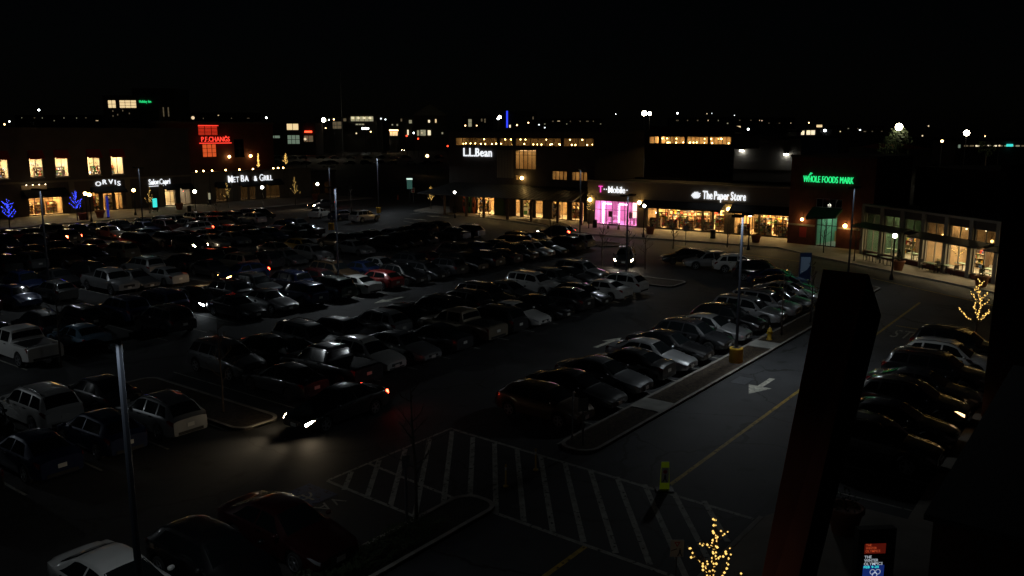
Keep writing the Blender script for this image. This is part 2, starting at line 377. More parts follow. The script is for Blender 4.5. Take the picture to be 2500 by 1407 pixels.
def flat(text, loc, ang, width, height):
    root = empty('road_lettering', (loc[0], loc[1], ZM+.002), R(ang)); root['kind'] = 'structure'
    glyphs(sorted(set(text)), .0); tot = 0
    for ch in text:
        me, wd, hh = GL[(ch, .0)]
        o = link('painted_letter', me, M['road_white'], root); o.rotation_euler = (R(-90), 0, 0)
        o.location = (tot*width, 0, 0); o.scale = (width, .02, height); tot += wd + .12
bpy.data.objects.remove(ws)
flat('STOP', (53.6, 11.5), -90, 1.0, 3.2)
vp = gp(778,1232); flat('VAN', (vp.x+.75, vp.y-.05), 180, .75, .75)
p = gp(745,1213); blue = MB().quad((p.x-.8,p.y-.75,ZM),(p.x+.8,p.y-.75,ZM),(p.x+.8,p.y+.75,ZM),(p.x-.8,p.y+.75,ZM)).build('accessible_bay_square', M['road_blue']); blue['kind'] = 'structure'
mb = MB()
for k in range(11):
    a0, a1 = R(130+k*21), R(130+(k+1)*21); c = (p.x-.05, p.y+.15)
    mb.quad((c[0]+.30*math.cos(a0),c[1]+.30*math.sin(a0),ZM+.005),(c[0]+.30*math.cos(a1),c[1]+.30*math.sin(a1),ZM+.005),(c[0]+.38*math.cos(a1),c[1]+.38*math.sin(a1),ZM+.005),(c[0]+.38*math.cos(a0),c[1]+.38*math.sin(a0),ZM+.005))
mb.quad((p.x-.05,p.y+.2,ZM+.006),(p.x+.05,p.y+.2,ZM+.006),(p.x+.05,p.y-.45,ZM+.006),(p.x-.05,p.y-.45,ZM+.006))
mb.quad((p.x-.02,p.y+.12,ZM+.007),(p.x-.02,p.y+.22,ZM+.007),(p.x-.42,p.y+.22,ZM+.007),(p.x-.42,p.y+.12,ZM+.007))
mb.build('wheelchair_symbol', M['road_white'], blue)
# storm drain and manhole
d = gp(1812,930); mb = MB().box(d.x-.65,d.x+.65,d.y-.4,d.y+.4,-.01,.008)
dg_ = mb.build('storm_drain', M['black_metal']); tag(dg_, 'slotted iron storm drain in the access road by the kerb', 'drain')
for i in range(8): MB().box(d.x-.58+i*.155,d.x-.50+i*.155,d.y-.36,d.y+.36,.0,.016).build('bar', M['grey_metal'], dg_)
# ================================================================ buildings
class Bld:
    """a building: an Empty at one end of its front; local x runs along the front (to the right as seen from the lot), y goes inward"""
    def __init__(s, name, o, ang, label, cat='building', group=None):
        s.o = Vector((o[0], o[1], 0)); s.a = ang; s.e = empty(name, s.o, ang, label, cat, group)
        s.t = Vector((math.cos(ang), math.sin(ang), 0)); s.n = Vector((-math.sin(ang), math.cos(ang), 0))
    def p(s, px, py, y=0.):
        d = ray(px, py); C = Vector((0, 0, CAMH)); t = (y - (C - s.o).dot(s.n)) / d.dot(s.n)
        h = C + d*t; return (h - s.o).dot(s.t), h.z
    def rect(s, x0, y0, x1, y1, y=0.):
        a, zt = s.p(x0, (y0+y1)/2, y)[0], 0; b = s.p(x1, (y0+y1)/2, y)[0]
        xm = (x0+x1)/2
        return a, b, s.p(xm, y1, y)[1], s.p(xm, y0, y)[1]
    def w(s, x, y, z=0.): return s.o + s.t*x + s.n*y + Vector((0, 0, z))
def wall(par, x0, x1, z0, z1, holes, m, th=.3, y=0., name='wall'):
    xs = sorted({x0, x1, *[min(max(h[i], x0), x1) for h in holes for i in (0, 1)]})
    zs = sorted({z0, z1, *[min(max(h[i], z0), z1) for h in holes for i in (2, 3)]})
    mb = MB()
    for a, b in zip(xs, xs[1:]):
        run = None
        for c, d in zip(zs, zs[1:]):
            inside = any(h[0]-1e-4 <= (a+b)/2 <= h[1]+1e-4 and h[2]-1e-4 <= (c+d)/2 <= h[3]+1e-4 for h in holes)
            if inside:
                if run: mb.box(a, b, y, y+th, *run); run = None
            else: run = (run[0] if run else c, d)
        if run: mb.box(a, b, y, y+th, *run)
    return mb.build(name, M[m], par)
def glazing(par, r, nx, nz, frame='black_metal', y=.12, fw=.06, pane='pane', name='window', door=None, uneven=None):
    """one window: its frame and bars, each pane a sub-part; door = index of a bay filled by a door"""
    x0, x1, z0, z1 = r
    xs = [x0 + (x1-x0)*i/nx for i in range(nx+1)]
    zs = uneven and [z0 + (z1-z0)*u for u in uneven] or [z0 + (z1-z0)*i/nz for i in range(nz+1)]
    mb = MB()
    for i, x in enumerate(xs):
        a, b = (x, x+fw) if i == 0 else (x-fw, x) if i == len(xs)-1 else (x-fw/2, x+fw/2)
        mb.box(a, b, y-.05, y+.05, z0, z1)
    fr = None
    for i, z in enumerate(zs):
        a, b = (z, z+fw) if i == 0 else (z-fw, z) if i == len(zs)-1 else (z-fw/2, z+fw/2)
        mb.box(x0, x1, y-.045, y+.045, a, b)
    win = mb.build(name, M[frame], par)
    for i in range(len(xs)-1):
        for k in range(len(zs)-1):
            MB().box(xs[i]+fw*.4, xs[i+1]-fw*.4, y-.008, y+.008, zs[k]+fw*.4, zs[k+1]-fw*.4).build('pane', M[pane], win)
    return win
def room(par, x0, x1, z0, z1, dep, wallm, floorm, ceilm, y=.31, lights=None, area=.3):
    """the lit room behind a window: shell of floor, walls and ceiling with luminous ceiling panels"""
    t = .06; mb = MB()
    mb.box(x0-t, x1+t, y, y+dep, z0-t, z0-.002, 1); mb.box(x0-t, x1+t, y, y+dep, z1, z1+t)
    mb.box(x0-t, x0, y, y+dep, z0, z1); mb.box(x1, x1+t, y, y+dep, z0, z1); mb.box(x0-t, x1+t, y+dep, y+dep+t, z0-t, z1+t)
    sh = mb.build('room', [M[wallm], M[floorm]], par)
    n = lights or max(1, round((x1-x0)/2.4)); pw = (x1-x0)/n
    ly = max(.5, dep*area)
    for i in range(n):
        c = x0 + (i+.5)*pw
        MB().box(c-pw*.28, c+pw*.28, y+dep*.5-ly/2, y+dep*.5+ly/2, z1-.04, z1-.005).build('ceiling_light', M[ceilm], sh)
    return sh
def shop_spots(b, x0, x1, n, z, y0, y1, label, group, seed):
    rnd = random.Random(seed)
    for i in range(n):
        e = empty('spot_lamp', b.w(x0+(x1-x0)*(i+.5)/n+rnd.uniform(-.2,.2), rnd.uniform(y0, y1), z-rnd.uniform(.1,.7)), 0, label, 'lamp', group)
        MB().ball((0,0,0), .075, 8, 5).build('bulb', M['spot_bulb'], e); MB().tube([(0,0,.05),(0,0,z-e.location.z)], .012, 5).build('cord', M['black_metal'], e)
lit('spot_bulb', (1, .8, .5), 22); lit('ceil_dine', (1, .74, .40), 44)
GOODS = ['g%d' % i for i in range(9)]
for g, c in zip(GOODS, ((.7,.62,.45),(.04,.03,.03),(.5,.06,.04),(.85,.8,.7),(.06,.12,.30),(.7,.38,.05),(.10,.26,.08),(.25,.12,.07),(.9,.75,.6))): mat(g, c, .7)
def shelf(loc, ang, wd, ht, label, group, seed=0, dep=.45, rows=4, pal=GOODS):
    rnd = random.Random(seed); e = empty('display_shelf', loc, ang, label, 'shelf', group)
    mb = MB(); mb.box(0, .04, 0, dep, 0, ht); mb.box(wd-.04, wd, 0, dep, 0, ht); mb.box(.04, wd-.04, dep-.03, dep, 0, ht)
    mb.build('frame', M['wood_dark'], e)
    g = MB()
    for k in range(rows):
        z = .1 + k*(ht-.15)/rows
        MB().box(.04, wd-.04, .0, dep-.03, z-.03, z).build('shelf_board', M['interior_cream'], e)
        x = .08
        while x < wd-.2:
            bw = rnd.uniform(.08, .30); bh = rnd.uniform(.12, (ht-.15)/rows*.85)
            if x+bw > wd-.06: break
            g.box(x, x+bw-.01, .03+rnd.uniform(0, .08), dep-.08, z, z+bh, rnd.randrange(len(pal))); x += bw + rnd.uniform(0, .08)
    o = g.build('goods', [M[p] for p in pal], e); o['kind'] = 'stuff'
    return e
def awning(par, x0, x1, z0, z1, out, m, y=0., name='awning', valance=.2):
    mb = MB()
    mb.hexa([(x0, y-out, z0), (x1, y-out, z0), (x1, y-.01, z0), (x0, y-.01, z0), (x0, y-out, z0+.04), (x1, y-out, z0+.04), (x1, y-.01, z1), (x0, y-.01, z1)])
    mb.box(x0, x1, y-out-.02, y-out, z0-valance, z0+.04)
    return mb.build(name, M[m], par)
def sign(name, b, r, text, mats, label, y=-.14, **kw):
    """a lettered sign fixed to building b; r = pixel box of its lettering"""
    x0, x1, z0, z1 = b.rect(*r)
    e = empty(name, b.w(x0, y, z0), b.a, label, 'sign')
    lettering(e, text, x1-x0, z1-z0, mats, **kw)
    return e, x1-x0, z1-z0
def globe_post(x, y, label, warm=False, h=3.7, group='globe street lamps along the pavements', z=.12, r=.21):
    e = empty('street_lamp', (x, y, z), 0, label, 'street lamp', group)
    MB().lathe([(.17,0),(.17,.25),(.11,.45),(.07,.6),(.055,h-.35),(.1,h-.3),(.12,h-.2)], n=10).build('post', M['black_metal'], e, True)
    MB().ball((0,0,h), r, 12, 8).build('globe', M['globe_warm' if warm else 'globe_white'], e, True)
    return e
def wall_lamp(b, px, py, label, y=-.35, warm=True, r=.2, group='globe lamps on the store fronts'):
    x, z = b.p(px, py, y); e = empty('wall_lamp', b.w(x, 0, z), b.a, label, 'wall lamp', group)
    MB().tube([(0,0,.25),(0,y*.6,.42),(0,y,.25)], .025, 6).box(-.08,.08,-.03,0,.1,.4).build('bracket', M['black_metal'], e)
    MB().ball((0,y,0), r, 12, 8).build('globe', M['globe_warm' if warm else 'globe_white'], e, True)
    return e

# ---------------------------------------------------------------- outfitter with porch (upper right middle)
LB = Bld('outfitter_store', (99, 86.4), R(-90), 'two storey outfitter store with long lit clerestory and a porch', 'store')
LW = 26.2
H = {}
H['clere'] = [LB.rect(*q) for q in ((1112,336,1213,353),(1219,336,1250,354),(1258,336,1369,355),(1375,337,1465,357))]
H['big'] = LB.rect(1257,364,1308,414)
H['mid'] = [LB.rect(*q) for q in ((1347,418,1384,440),(1395,420,1433,442))]
zc0, zc1 = 10.35, 11.5
H['clere'] = [(a, b, zc0, zc1) for a, b, c, d in H['clere']]
low = [LB.rect(*q) for q in ((1164,478,1206,516),(1258,482,1269,515),(1276,487,1294,522),(1306,487,1325,526),(1347,488,1384,530),(1395,490,1425,533))]
low = [(a, b, .15, 2.75) for a, b, c, d in low]
slim = LB.rect(1257,428,1275,440)
holes = H['clere'] + [H['big'], slim] + H['mid'] + low
wall(LB.e, 0, LW, 0, 12.3, holes, 'dark_wall')
MB().box(-.5, LW+.5, -.6, 14.3, 12.3, 12.6).build('roof', M['roof'], LB.e)
mb = MB().box(0, .3, .3, 14, 0, 12.3).box(LW-.3, LW, .3, 14, 0, 12.3).box(.3, LW-.3, 13.7, 14, 0, 12.3); mb.build('outer_wall', M['dark_wall'], LB.e)
for r, n in zip(H['clere'], (6, 3, 6, 5)): glazing(LB.e, r, n, 1, 'wood_dark')
room(LB.e, .4, LW-.4, 9.9, 11.9, 5, 'interior_dark', 'interior_floor', 'ceil_dim', lights=14, area=.22)
# little pendant lamps along the clerestory
for i in range(32):
    x = .9 + i*.78 + random.uniform(-.2, .2); z = random.choice((10.55, 10.62, 11.25))
    e = empty('pendant_lamp', LB.w(x, 1.4+random.uniform(0, 1.5), z), 0, 'small bare pendant lamp behind the long clerestory window', 'lamp', 'pendant lamps behind the clerestory')
    MB().ball((0,0,0), .09, 8, 5).build('bulb', M['globe_warm'], e); MB().tube([(0,0,.05),(0,0,11.85-z)], .012, 5).build('cord', M['black_metal'], e)
glazing(LB.e, H['big'], 5, 2, 'black_metal', uneven=(0, .70, 1)); room(LB.e, H['big'][0]-.2, H['big'][1]+.2, H['big'][2]-.3, 9.7, 2.2, 'interior_cream', 'interior_floor', 'ceil_dim', area=.7, lights=2)
for r in H['mid']:
    glazing(LB.e, r, 4, 1); room(LB.e, r[0]-.15, r[1]+.15, r[2]-.3, r[3]+.25, 3, 'interior_cream', 'interior_floor', 'ceil_dim', area=.4)
glazing(LB.e, slim, 2, 1); room(LB.e, slim[0]-.15, slim[1]+.15, slim[2]-.2, slim[3]+.15, 2, 'interior_cream', 'interior_floor', 'ceil_dim')
# corrugated bay
a, b = LB.p(1214,400)[0], H['big'][0]
for i in range(int((b-a)/.28)):
    MB().box(a+i*.28, a+i*.28+.17, -.07, 0, 5.7, 9.75).build('rib', M['corrugated'], LB.e)
for i, r in enumerate(low):
    glazing(LB.e, r, 3 if r[1]-r[0] > 1.6 else 1, 1, 'wood_dark', uneven=(0, .8, 1), name='shop_window')
room(LB.e, .5, 9.5, .1, 3.3, 6, 'interior_shop', 'interior_floor', 'ceil_warm'); room(LB.e, 9.7, LW-.5, .1, 3.3, 6, 'interior_shop', 'interior_floor', 'ceil_warm', area=.2)
for i in range(9):
    shelf(LB.w(1 + i*2.75, 1.6 + (i % 3)*1.2, .1), LB.a, 1.9, 1.9, 'stocked display shelf inside the outfitter store behind the porch', 'shelves inside the outfitter store', i)
shop_spots(LB, 1, LW-1, 12, 3.25, .8, 4, 'small bright spot lamp inside the outfitter store', 'spot lamps in the outfitter store', 3)
# porch with seamed roof and posts
pe = 4.6
mb = MB(); zt, ze = 4.75, 3.05
xl, xr = -2.6, LW-.6
mb.hexa([(xl, -pe, ze), (xr, -pe, ze), (xr, -.02, zt-.14), (1.2, -.02, zt-.14), (xl, -pe, ze+.12), (xr, -pe, ze+.12), (xr, -.02, zt), (1.2, -.02, zt)])
mb.hexa([(xl, -pe, ze), (1.2, -.02, zt-.14), (-.0, 5.2, zt-.14), (xl, 5.2, ze), (xl, -pe, ze+.12), (1.2, -.02, zt), (-.0, 5.2, zt), (xl, 5.2, ze+.12)])
pr = mb.build('porch_roof', M['seam_roof'], LB.e)
for i in range(40):
    u = i/39; xb, xt = xl+.1+(xr-xl-.2)*u, 1.25+(xr-1.4)*u
    MB().hexa([(xb-.02,-pe,ze+.12),(xb+.02,-pe,ze+.12),(xt+.02,-.03,zt),(xt-.02,-.03,zt),(xb-.02,-pe,ze+.17),(xb+.02,-pe,ze+.17),(xt+.02,-.03,zt+.05),(xt-.02,-.03,zt+.05)]).build('standing_seam', M['seam_roof'], pr)
for px in (1085,1138,1181,1239,1297,1362,1420):
    x = LB.p(px, 500, -4.3)[0]
    MB().box(x-.14, x+.14, -4.44, -4.16, .1, 3.1).hexa([(x-.08,-4.36,2.2),(x+.08,-4.36,2.2),(x+.08,-4.24,2.2),(x-.08,-4.24,2.2),(x-1.0,-4.36,3.06),(x-.8,-4.36,3.06),(x-.8,-4.24,3.06),(x-1.0,-4.24,3.06)]).build('porch_post', M['wood_dark'], LB.e)
for px in (1119,1160,1244,1335):
    x = LB.p(px, 480, -2)[0]; e = empty('porch_light', LB.w(x, -2.2, 3.2), LB.a, 'small round downlight under the porch roof', 'lamp', 'downlights under the porch roof')
    MB().ball((0,0,0), .10, 10, 6).build('bulb', M['globe_warm'], e); MB().lathe([(.12,.06),(.12,.6)], n=8).build('can', M['black_metal'], e)
# side wall windows seen at its left corner
mb = MB().box(-.02, 0, 1, 4, 8.5, 9.9); mb.build('side_window', M['win_faint'], LB.e)
MB().box(-.02, 0, 1, 3.2, 4.9, 6.3).build('side_window', M['win_dim'], LB.e)
e, sw, sh = sign('store_sign', LB, (1133,362,1202,382), 'L.L.Bean', 'sign_white', 'white glowing serif sign reading L.L.Bean on dark wall', bold=.012, gap=.09)
def kayak(px, m, label):
    x, z = LB.p(px, 510, -1.0); e = empty('kayak', LB.w(x, -.9, .15), LB.a, label, 'kayak', 'kayaks standing by the outfitter entrance')
    prof = [(.02,0),(.2,.35),(.33,.9),(.36,1.4),(.33,1.9),(.2,2.5),(.02,2.85)]
    mb = MB()
    for (r0,z0),(r1,z1) in zip(prof, prof[1:]):
        for s in (0,1):
            pass
    mb.lathe(prof, n=12); mb.v = [(a*.95, b*.45, c) for a, b, c in mb.v]
    h = mb.build('hull', M[m], e, True)
    mb = MB().lathe([(.02,.95),(.17,1.1),(.2,1.4),(.17,1.7),(.02,1.85)], n=10); mb.v = [(a, b*.3-.12, c) for a, b, c in mb.v]; mb.build('cockpit', M['black_side'], e, True)
mat('kayak_red', (.5,.05,.015), .4); mat('kayak_orange', (.6,.14,.02), .4); mat('kayak_green', (.04,.16,.05), .4)
kayak(1133, 'kayak_red', 'red kayak stood upright left of the green kayak'); kayak(1146, 'kayak_green', 'green kayak stood upright between two red ones'); kayak(1156, 'kayak_orange', 'orange red kayak stood upright right of the green one')
mat('green_panel', (.03,.07,.03), .8)
x, _ = LB.p(1209,500); x2, _ = LB.p(1232,500); MB().box(x, x2, -.06, 0, .1, 2.8).build('green_panel', M['green_panel'], LB.e)
mat('chair_white', (.75,.74,.70), .6)
def adirondack(px, py, ang, label):
    p = gp(px, py, .12); e = empty('adirondack_chair', p, R(ang), label, 'chair', 'white chairs on the porch')
    for i in range(5): MB().hexa([(-.28+i*.115,.12,.32),(-.18+i*.115,.12,.32),(-.18+i*.115,.15,.32),(-.28+i*.115,.15,.32),(-.28+i*.115,.42,.98-abs(i-2)*.05),(-.18+i*.115,.42,.98-abs(i-2)*.05),(-.18+i*.115,.45,.98-abs(i-2)*.05),(-.28+i*.115,.45,.98-abs(i-2)*.05)]).build('back_slat', M['chair_white'], e)
    MB().hexa([(-.28,-.42,.36),(.28,-.42,.36),(.28,.16,.28),(-.28,.16,.28),(-.28,-.42,.39),(.28,-.42,.39),(.28,.16,.31),(-.28,.16,.31)]).build('seat', M['chair_white'], e)
    for s in (-1, 1):
        MB().box(s*.36-.06, s*.36+.06, -.45, .3, .55, .58).build('armrest', M['chair_white'], e)
        MB().box(s*.34-.03, s*.34+.03, -.42, -.34, 0, .55).build('leg', M['chair_white'], e); MB().box(s*.34-.03, s*.34+.03, .2, .28, 0, .55).build('leg', M['chair_white'], e)
adirondack(1224, 520, -60, 'white slatted garden chair beside the dark porch post'); adirondack(1250, 520, -120, 'white slatted garden chair nearer the sandwich board')
p = gp(1284, 526, .12); e = empty('sandwich_board', p, R(-75), 'folding sandwich board with pale poster on the porch', 'sign')
for s in (-1, 1): MB().hexa([(-.32,s*.3,0),(.32,s*.3,0),(.32,s*.3+.03,0),(-.32,s*.3+.03,0),(-.32,s*.03,1.15),(.32,s*.03,1.15),(.32,s*.03+.03,1.15),(-.32,s*.03+.03,1.15)]).build('panel', M['chair_white'], e)
MB().hexa([(-.28,-.27,.15),(.28,-.27,.15),(.28,-.275,.16),(-.28,-.275,.16),(-.28,-.13,.7),(.28,-.13,.7),(.28,-.14,.7),(-.28,-.14,.7)]).build('poster', M['kayak_green'], e)
wall_lamp(LB, 1274, 435, 'round warm lamp beside the small middle window of the dark wall', r=.24)

# ---------------------------------------------------------------- single storey row: phone shop and stationer
TM = Bld('store_row', (97, 60.0), R(-90), 'low pale store row with pink phone shop and stationer windows', 'store')
TW = 28.4
tw = TM.rect(1450,489,1555,548); tw = (tw[0], tw[1], .2, 3.35)
ps = [TM.rect(*q) for q in ((1579,510,1603,553),(1606,512,1713,556),(1716,517,1738,563),(1741,519,1770,563),(1791,524,1851,570),(1853,526,1946,580))]
ps = [(a, b, .25, 3.2) for a, b, c, d in ps]; ps[5] = (ps[5][0], TW-.35, .25, 3.2)
wall(TM.e, 0, TW, 0, 5.85, [tw] + ps, 'stucco_warm')
MB().box(-.12, TW+.05, -.12, .45, 5.85, 6.0).build('coping', M['white_trim'], TM.e)
MB().box(0, TW, .32, 13, 5.5, 5.6).build('roof', M['roof'], TM.e)
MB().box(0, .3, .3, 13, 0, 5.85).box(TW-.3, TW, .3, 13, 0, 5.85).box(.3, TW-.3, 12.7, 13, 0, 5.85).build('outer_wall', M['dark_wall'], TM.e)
for z in (3.75, 4.0): MB().box(.1, TW-.1, -.05, 0, z, z+.06).build('string_course', M['stucco'], TM.e)
for px in (1446, 1567, 1778): x = TM.p(px, 530)[0]; MB().box(x-.45, x+.45, -.10, -.001, 0, 3.75).build('pier', M['stucco'], TM.e)
glazing(TM.e, tw, 7, 2, 'grey_metal', uneven=(0, .62, 1), name='shop_window')
rm = room(TM.e, tw[0]-.3, tw[1]+.2, .15, 3.5, 6, 'interior_pink', 'interior_pink', 'ceil_pink', lights=3, area=.35)
# glowing pink portals and white display wall inside
for x in (tw[0]+.5, tw[0]+2.9):
    MB().box(x, x+.16, 1.4, 1.6, .15, 2.9).box(x+.16, x+1.3, 1.4, 1.6, 2.75, 2.9).build('neon_portal', M['neon_pink'], rm)
MB().box(tw[0]+3.9, tw[0]+5.2, 3.6, 3.7, .9, 2.9).build('bright_display', M['win_cream'], rm)
for i, (dx, dy) in enumerate(((1.6, 3), (4.4, 2.2), (5.3, 4))):
    e = empty('display_table', TM.w(tw[0]+dx, dy, .15), TM.a, 'white display table inside the pink lit phone shop', 'table', 'tables inside the phone shop')
    MB().box(-.6,.6,-.3,.3,.85,.92).build('table_top', M['chair_white'], e)
    for sx in (-.52,.52): MB().box(sx-.05,sx+.05,-.25,.25,0,.85).build('leg', M['chair_white'], e)
for i, x in enumerate((tw[0]+1.9, tw[0]+5.0)): MB().box(x, x+.55, .6, .63, 1.15, 1.95).build('poster', M['g7'], TM.e)
nb = [3, 6, 1, 2, 4, 6]
for r, n in zip(ps, (1, 6, 1, 2, 4, 6)): glazing(TM.e, r, n, 1, 'black_metal', uneven=(0, .78, 1), name='shop_window')
room(TM.e, ps[0][0]-.2, ps[3][1]+.3, .15, 3.5, 8, 'interior_shop', 'interior_floor', 'ceil_warm'); room(TM.e, ps[4][0]-.2, TW-.35, .15, 3.5, 8, 'interior_shop', 'interior_floor', 'ceil_warm')
k = 0
for row, (yy, sc) in enumerate(((.9, 1), (3.0, 1), (6.0, 1.25))):
    x = ps[0][0]
    while x < TW-2.2:
        if not (ps[3][1]+.2 < x+1.7 and x < ps[4][0]+.1):
            shelf(TM.w(x, yy, .15), TM.a, 1.5 if row < 2 else 1.9, (1.15, 1.7, 2.5)[row]*random.uniform(.85, 1.1), 'crowded display shelf inside the warm lit stationer', 'shelves inside the stationer', 100+k, rows=3+row); k += 1
        x += (2.3, 2.6, 2.0)[row]*random.uniform(.92, 1.15)
shop_spots(TM, ps[0][0], ps[3][1], 9, 3.45, .8, 5, 'small bright spot lamp inside the stationer', 'spot lamps in the stationer', 1); shop_spots(TM, ps[4][0], TW-.6, 8, 3.45, .8, 5, 'small bright spot lamp inside the stationer', 'spot lamps in the stationer', 2)
e = awning(TM.e, TM.p(1572,500)[0], TM.p(1770,500)[0], 3.0, 3.75, 1.3, 'awning_black'); awning(TM.e, TM.p(1788,500)[0], TW-.3, 3.0, 3.75, 1.3, 'awning_black')
e, sw, sh = sign('store_sign', TM, (1463,455,1533,471), 'T \u00b7 \u00b7 Mobile \u00b7', ['sign_pink','sign_white','sign_white'] + ['sign_white']*7, 'pink T with dots and white serif lettering above the pink shop', bold=.004, gap=.08, space=.14)
for o in e.children:
    pass
e, sw, sh = sign('store_sign', TM, (1717,468,1822,488), 'The Paper Store', 'sign_white', 'white glowing sign reading The Paper Store with wreath emblem', bold=.012, gap=.09, space=.22)
# emblem left of the lettering: a fluttering stack of sheets
for i in range(6):
    ex0, ex1, ez0, ez1 = TM.rect(1690, 467, 1712, 483); wv = [(.25,.8),(.1,.95),(0,1),(.05,.9),(.15,1),(.3,.75)][i]; hh = (ez1-ez0)/6
    MB().hexa([((ex0-ex1)*(1.2-wv[0])-.1, 0, i*hh),((ex0-ex1)*(1.2-wv[1])-.1, 0, i*hh+.03),((ex0-ex1)*(1.2-wv[1])-.1, .06, i*hh+.03),((ex0-ex1)*(1.2-wv[0])-.1, .06, i*hh),
               ((ex0-ex1)*(1.2-wv[0])-.1, 0, (i+.8)*hh),((ex0-ex1)*(1.2-wv[1])-.1, 0, (i+.8)*hh+.03),((ex0-ex1)*(1.2-wv[1])-.1, .06, (i+.8)*hh+.03),((ex0-ex1)*(1.2-wv[0])-.1, .06, (i+.8)*hh)]).build('emblem_leaf', M['sign_white'], e)
wall_lamp(TM, 1440, 488, 'warm globe lamp between the porch and the pink phone shop', r=.26); wall_lamp(TM, 1561, 495, 'warm globe lamp between the pink shop and the stationer', r=.24)
wall_lamp(TM, 1779, 511, 'warm globe lamp between the two stationer awnings', r=.24); wall_lamp(TM, 1946, 526, 'warm globe lamp at the end of the stationer beside the brick tower', r=.18)

# ---------------------------------------------------------------- brick market tower
WF = Bld('market_tower', (93.2, 31.4), R(-100), 'tall brick market entrance tower with green sign', 'store')
WW = 9.4
en = WF.rect(1990,540,2042,600); en = (en[0], en[1], .15, 3.6)
tp = WF.rect(1992,486,2056,508)
wall(WF.e, 0, WW, 0, 9.6, [en, tp], 'brick', .4)
MB().box(-.1, WW+.1, -.1, 9, 9.6, 9.85).build('coping', M['dark_wall'], WF.e)
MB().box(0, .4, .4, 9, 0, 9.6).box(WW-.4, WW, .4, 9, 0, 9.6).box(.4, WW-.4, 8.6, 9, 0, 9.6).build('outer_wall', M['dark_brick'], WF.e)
for a, b in ((0, en[0]-.1), (en[1]+.1, WW)): MB().box(a, b, -.05, 0, 2.15, 2.35).build('stone_band', M['white_trim'], WF.e)
glazing(WF.e, en, 4, 1, 'black_metal', uneven=(0, .65, 1), name='entrance_glazing'); glazing(WF.e, tp, 4, 1, 'grey_metal', pane='pane_dim')
room(WF.e, en[0]-.4, en[1]+.4, .12, 3.9, 7, 'interior_green', 'interior_orange', 'ceil_green', y=.41)
MB().box(en[0]-.2, en[1]+.2, 5.0, 5.1, .12, 1.3).build('orange_dado', M['interior_orange'], WF.e)
mb = MB(); mb.hexa([(en[0]-.5,-1.4,3.0),(en[1]+.5,-1.4,3.35),(en[1]+.5,-.01,4.0),(en[0]-.5,-.01,4.0),(en[0]-.5,-1.4,3.3),(en[1]+.5,-1.4,3.6),(en[1]+.5,-.01,4.3),(en[0]-.5,-.01,4.3)]); mb.build('entrance_canopy', M['awning_green'], WF.e)
e, sw, sh = sign('store_sign', WF, (1963,431,2100,447), 'WHOLE FOODS MARKET', ['sign_green']*14 + ['sign_green_dead']*2, 'green glowing capital sign on the brick market tower', bold=-.004, gap=.11)
x, z = WF.p(1981, 427, -.14); lf = MB().hexa([(-.05,0,0),(.05,0,0),(.05,.05,0),(-.05,.05,0),(.15,0,.32),(.4,0,.25),(.4,.05,.25),(.15,.05,.32)]).build('leaf_mark', M['sign_green'], e); lf.location = (sw*.10, 0, sh*1.02)
wall_lamp(WF, 1958, 536, 'warm globe lamp on the brick tower next to the stationer', r=.16); wall_lamp(WF, 2063, 552, 'warm globe lamp on the brick pier right of the green lit entrance', r=.2)
mat('red_poster', (.35,.03,.03), .6); x, z = WF.p(1958, 566); MB().box(x-.3, x+.5, -.03, 0, .9, 2.0).build('poster', M['red_poster'], WF.e)

# ---------------------------------------------------------------- market dining room with white columns
d0, d1 = Vector((88.9, 22.3)), Vector((73.6, 4.5)); dv = d1-d0
WD = Bld('dining_hall', (d0.x, d0.y), math.atan2(dv.y, dv.x), 'glass fronted market dining hall with pale columns', 'store')
DW = dv.length
bays = 8; bw = DW/bays
holes = []
for i in range(bays): holes += [(i*bw+.25, (i+1)*bw-.25, .55, 2.85), (i*bw+.25, (i+1)*bw-.25, 3.25, 4.35)]
wall(WD.e, 0, DW, 0, 5.0, holes, 'ov_wall', .3); MB().box(-.15, DW, -.2, .5, 5.0, 5.2).build('coping', M['white_trim'], WD.e)
MB().box(0, DW, .3, 12, 4.9, 5.0).box(0, .3, .3, 12, 0, 4.9).build('roof', M['roof'], WD.e)
for i in range(bays+1):
    x = i*bw
    MB().box(x-.22, x+.22, -.18, -.001, 0, 5.0).build('column', M['white_trim'], WD.e)
    if i < bays:
        MB().box(x+.25, x+bw-.25, -.06, -.001, .06, .53).build('brick_apron', M['brick'], WD.e)
for i, hh in enumerate(holes): glazing(WD.e, hh, 2, 1, 'white_trim', name='window', pane='pane_dim' if i % 2 else 'pane')
rm = room(WD.e, .3, bw*2.9, .1, 4.5, 7, 'interior_green', 'interior_floor', 'ceil_dine', lights=5, area=.16); MB().box(.4, bw*2.8, 7.1, 7.2, .1, 1.9).build('orange_dado', M['interior_orange'], WD.e)
room(WD.e, bw*3.0, DW-.3, .1, 4.5, 7, 'interior_shop', 'interior_floor', 'ceil_dine', lights=8, area=.24)
shop_spots(WD, bw*3, DW-1, 12, 4.4, 1, 5, 'small bright spot lamp inside the market dining hall', 'spot lamps in the dining hall', 8)
for i, (a, b, z) in enumerate(((.1, 2.55, 3.05), (3.0, 5.9, 3.0), (6.1, 7.9, 2.95))):
    mb = MB(); x0, x1 = a*bw, b*bw
    mb.hexa([(x0,-1.7,z-.05),(x1,-1.7,z-.05),(x1,-.2,z+.25),(x0,-.2,z+.25),(x0,-1.7,z+.08),(x1,-1.7,z+.08),(x1,-.2,z+.38),(x0,-.2,z+.38)]); mb.build('canopy', M['seam_roof'], WD.e)
